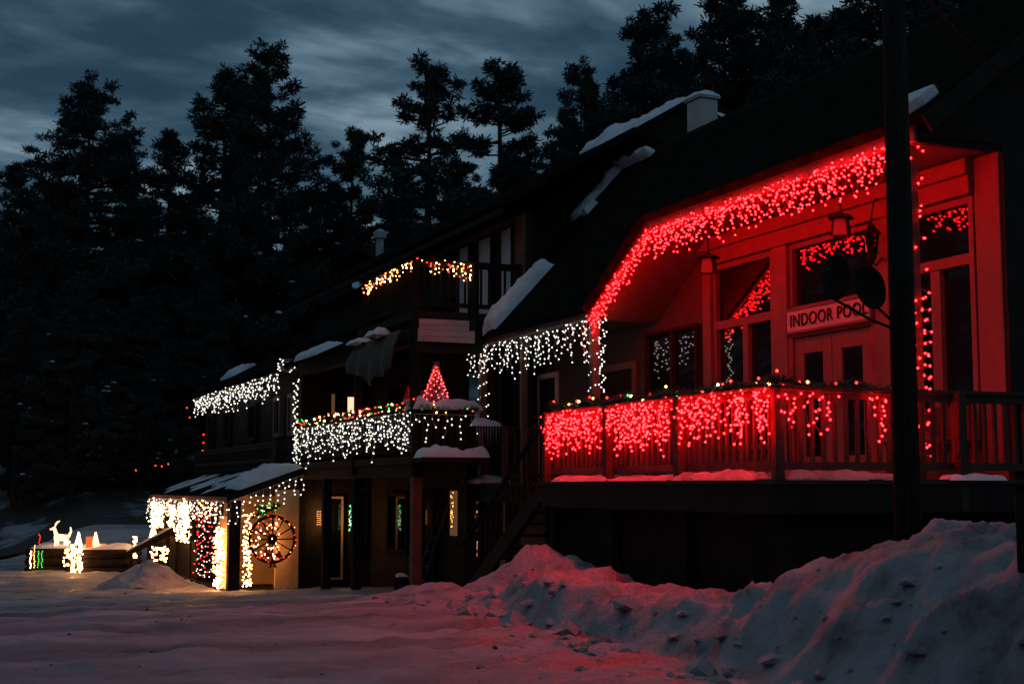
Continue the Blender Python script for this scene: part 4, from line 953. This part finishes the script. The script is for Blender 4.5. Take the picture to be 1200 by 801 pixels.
# ------------------------------------------------------------------ PINE TREES
def pine_mesh(seed, H, Rm, lo=.12, dens=1.0, gap=.0, taper=1.0):
    rg = np.random.default_rng(seed); rr = random.Random(seed)
    trunk = MB(); lean = rr.uniform(-.02, .02)
    trunk.tube([(lean*H*t*t, 0, H*t) for t in (0, .25, .5, .75, .97)], [.34*H/20, .28*H/20, .2*H/20, .11*H/20, .03], 8)
    C = []; RAD = []
    nb = int(124*dens)
    for i in range(nb):
        t = lo+(1-lo)*((i+rr.random())/nb)**.92; z = H*t
        u = (t-lo)/(1-lo); env = (1-u)**(.62*taper)*(.6+.4*min(1, u*4))
        L_ = Rm*env*(rr.uniform(.55, 1.0) if rr.random() < .8 else rr.uniform(.95, 1.25))+.3
        if rr.random() < gap: continue
        a = rr.uniform(0, 6.283); d = Vector((math.cos(a), math.sin(a), rr.uniform(-.12, .32)*(1 if u < .8 else 1.8)))
        p0 = Vector((lean*H*t*t, 0, z)); droop = -.06*L_
        pts = [p0, p0+d*L_*.55+Vector((0, 0, droop)), p0+d*L_+Vector((0, 0, .10*L_))]
        trunk.tube(pts, [.05*L_/2+.02, .03*L_/2+.012, .01], 4, cap=False)
        k = max(2, int(L_/.50))
        for j in range(k):
            s_ = .28+.72*(j+.6)/k if k > 2 else .55+.45*j
            q = pts[0].lerp(pts[1], s_/.55) if s_ < .55 else pts[1].lerp(pts[2], (s_-.55)/.45)
            side = Vector((-d.y, d.x, 0))
            for _ in range(2 if s_ > .4 else 1):
                C.append(q+side*rr.gauss(0, .20*L_*.6)+Vector((rr.gauss(0, .08), rr.gauss(0, .08), rr.gauss(.08, .14)))); RAD.append(rr.uniform(.36, .62)*(.75+.25*(1-u))*H/20)
    for j in range(5): C.append(Vector((lean*H+rr.gauss(0, .12), rr.gauss(0, .12), H*(.93+.016*j)))); RAD.append(.46-.06*j)
    # needle tufts: short blades radiating from each clump's centre
    C = np.array([tuple(c) for c in C]); RAD = np.array(RAD); nc = len(C); k = 78
    dirs = rg.normal(size=(nc, k, 3)); dirs /= np.linalg.norm(dirs, axis=2, keepdims=True); dirs[..., 2] = dirs[..., 2]*.75+.1
    rad = RAD[:, None, None]
    t0 = rg.uniform(.05, .75, size=(nc, k, 1)); dirs2 = dirs+rg.normal(size=(nc, k, 3))*.35
    base = C[:, None, :]+dirs*rad*t0; tip = base+dirs2*rad*rg.uniform(.30, .46, size=(nc, k, 1))
    s = np.cross(dirs, rg.normal(size=(nc, k, 3))); s /= np.linalg.norm(s, axis=2, keepdims=True)+1e-6; s *= rad*.085
    V = np.stack([base-s, base+s, tip+s*.75, tip-s*.75], axis=2).reshape(-1, 3)
    me = bpy.data.meshes.new('crown'); nf = nc*k
    me.vertices.add(len(V)); me.vertices.foreach_set('co', V.ravel()); me.loops.add(nf*4); me.loops.foreach_set('vertex_index', np.arange(nf*4, dtype=np.int32))
    me.polygons.add(nf); me.polygons.foreach_set('loop_start', np.arange(0, nf*4, 4, dtype=np.int32)); me.polygons.foreach_set('loop_total', np.full(nf, 4, dtype=np.int32))
    me.update(); me.materials.append(M['needle'])
    tm = bpy.data.meshes.new('trunk'); tm.from_pydata(trunk.v, [], trunk.f); tm.materials.append(M['bark']); tm.update()
    # clots of snow caught on a few boughs
    sn = MB(); idx = [i for i in range(nc) if rr.random() < .05 and C[i][2] < H*.62]
    for i in idx:
        c = Vector(C[i])+Vector((0, 0, RAD[i]*.6)); r_ = RAD[i]*rr.uniform(.35, .7)
        sn.lathe(c, [(r_*.25, -.25*r_), (r_, -.1*r_), (r_*.9, .15*r_), (r_*.4, .4*r_)], 7)
    sm_ = bpy.data.meshes.new('snow'); sm_.from_pydata(sn.v, [], sn.f); sm_.materials.append(M['snow']); sm_.polygons.foreach_set('use_smooth', [True]*len(sm_.polygons)); sm_.update()
    return me, tm, sm_, H
PM = [pine_mesh(1, 20, 5.0, .10, 1.05), pine_mesh(2, 20, 4.2, .12, 1.0), pine_mesh(3, 20, 4.7, .10, .95, .05), pine_mesh(4, 20, 3.1, .12, .85, .05), pine_mesh(5, 20, 5.6, .08, 1.25, 0, .85), pine_mesh(6, 20, 3.5, .1, .9, .08)]
def hz(x, y): return fz_hill(x, y) if y > 49.5 else G(x, y)
fw_ = Vector((math.sin(R(YAW)), math.cos(R(YAW)), 0)); rt_ = Vector((math.cos(R(YAW)), -math.sin(R(YAW)), 0))
def pine(px, ytop, dep, k, label, wsc=1.0, rot=None):
    "a pine at depth dep whose top reaches the given height in view; it stands on the slope"
    p = fw_*dep+rt_*((px-600)/1667*dep); top = CZ+(570-ytop)/1667*dep
    zb = hz(p.x, p.y)-.3; me, tm, sn, H = PM[k]; s = (top-zb)/H
    o = thing('pine_tree', label, 'pine tree', (p.x, p.y, zb), 'pine trees behind the lodge')
    o.scale = (s*wsc, s*wsc, s); o.rotation_euler = (0, 0, rnd.uniform(0, 6.28) if rot is None else rot)
    for nm, m in (('trunk', tm), ('crown', me), ('snow', sn)):
        if len(m.vertices):
            c = bpy.data.objects.new(nm, m); COL.objects.link(c); c.parent = o
            if nm == 'snow': c['kind'] = 'stuff'
front = [
 (95, 98, 60, 4, 'broad dense pine at the left edge with a rounded top', 1.05),
 (18, 190, 58, 2, 'shorter pine cut off by the left edge of the view', 1.0),
 (190, 152, 66, 3, 'narrow low pine top between the two tallest left-hand pines', 1.1),
 (252, 84, 64, 1, 'dark pine top close against the left side of the tallest left-hand pine', 1.1),
 (313, 50, 60, 0, 'tallest left-hand pine with open side boughs and a round crown', .95),
 (406, 150, 62, 5, 'thin see-through pine between the tall pine and the middle of the view', .95),
 (365, 230, 64, 1, 'low dark pine filling the gap right of the tall left-hand pine', 1.0),
 (498, 70, 58, 2, 'pointed pine with layered boughs left of the slender middle pine', 1.05),
 (590, 70, 62, 3, 'slender upright pine in the middle of the view', 1.25),
 (545, 190, 66, 1, 'low dark pine filling the gap left of the slender pine', 1.1),
 (682, 72, 60, 0, 'bushy pine just left of the snowy gable', .72),
 (728, 84, 66, 5, 'pine top rising behind the left rake of the snowy gable', 1.0),
 (772, 2, 58, 2, 'tall pine directly above the snowy gable', .95),
 (846, -14, 60, 1, 'tall pine behind the flue chimney', 1.05),
 (812, 60, 70, 5, 'dim pine seen between the two tall pines over the gable', 1.1),
 (930, -22, 58, 0, 'tall spreading pine above the middle of the long roof', .85),
 (1000, 5, 66, 3, 'gappy pine left of the utility pole above the roof', 1.3),
 (1060, -60, 58, 2, 'tall pine behind the utility pole', 1.1),
 (1135, -75, 62, 4, 'wide pine over the right end of the roof', .9),
 (1200, -90, 58, 1, 'tall pine at the upper right corner', 1.2),
]
for a in front: pine(*a)
fill = [
 (-20, 250, 72, 0, 'dark pine behind the trees at the extreme left edge'), (60, 215, 76, 4, 'dark pine filling in behind the broad left-edge pine'),
 (145, 225, 72, 0, 'dark pine in the notch right of the broad left-edge pine'), (215, 235, 76, 4, 'dark pine low behind the narrow left-hand pine'),
 (285, 240, 74, 0, 'dark pine behind the trunk of the tallest left-hand pine'), (350, 275, 72, 4, 'dark pine low between the tallest and the see-through pine'),
 (430, 240, 76, 0, 'dark pine right behind the thin see-through pine'), (470, 255, 70, 4, 'dark pine low behind the pointed layered pine'),
 (535, 225, 74, 0, 'dark pine low behind the upper balcony roofline'), (610, 190, 76, 4, 'dark pine low behind the slender middle pine'),
 (650, 165, 72, 1, 'dark pine just above the lodge roofline left of the gable'), (705, 125, 76, 0, 'dark pine directly behind the snowy left gable rake'),
 (790, 80, 72, 4, 'dark pine directly behind the gable peak and flue'), (880, 50, 74, 0, 'dark pine just above the long roof right of the flue'),
 (960, 20, 72, 4, 'dark pine above the long roof between the spreading pine and gappy pine'), (1100, -20, 76, 0, 'dark pine just above the ridge right of the utility pole'),
 (20, 345, 54, 1, 'low nearer pine at the left edge above the blue snow slope'), (85, 330, 53, 0, 'low nearer pine above the glowing reindeer'),
 (165, 350, 55, 4, 'low nearer pine above the snow pile'), (235, 340, 56, 1, 'low nearer pine beside the far end of the annex'),
 (300, 335, 60, 4, 'low nearer pine rising behind the annex eave'), (375, 330, 62, 0, 'low nearer pine behind the roof of the annex corner'),
]
for px, yt, dep, k, lab in fill: pine(px, yt, dep, k, lab, 1.15)
print('objects', len(bpy.data.objects))
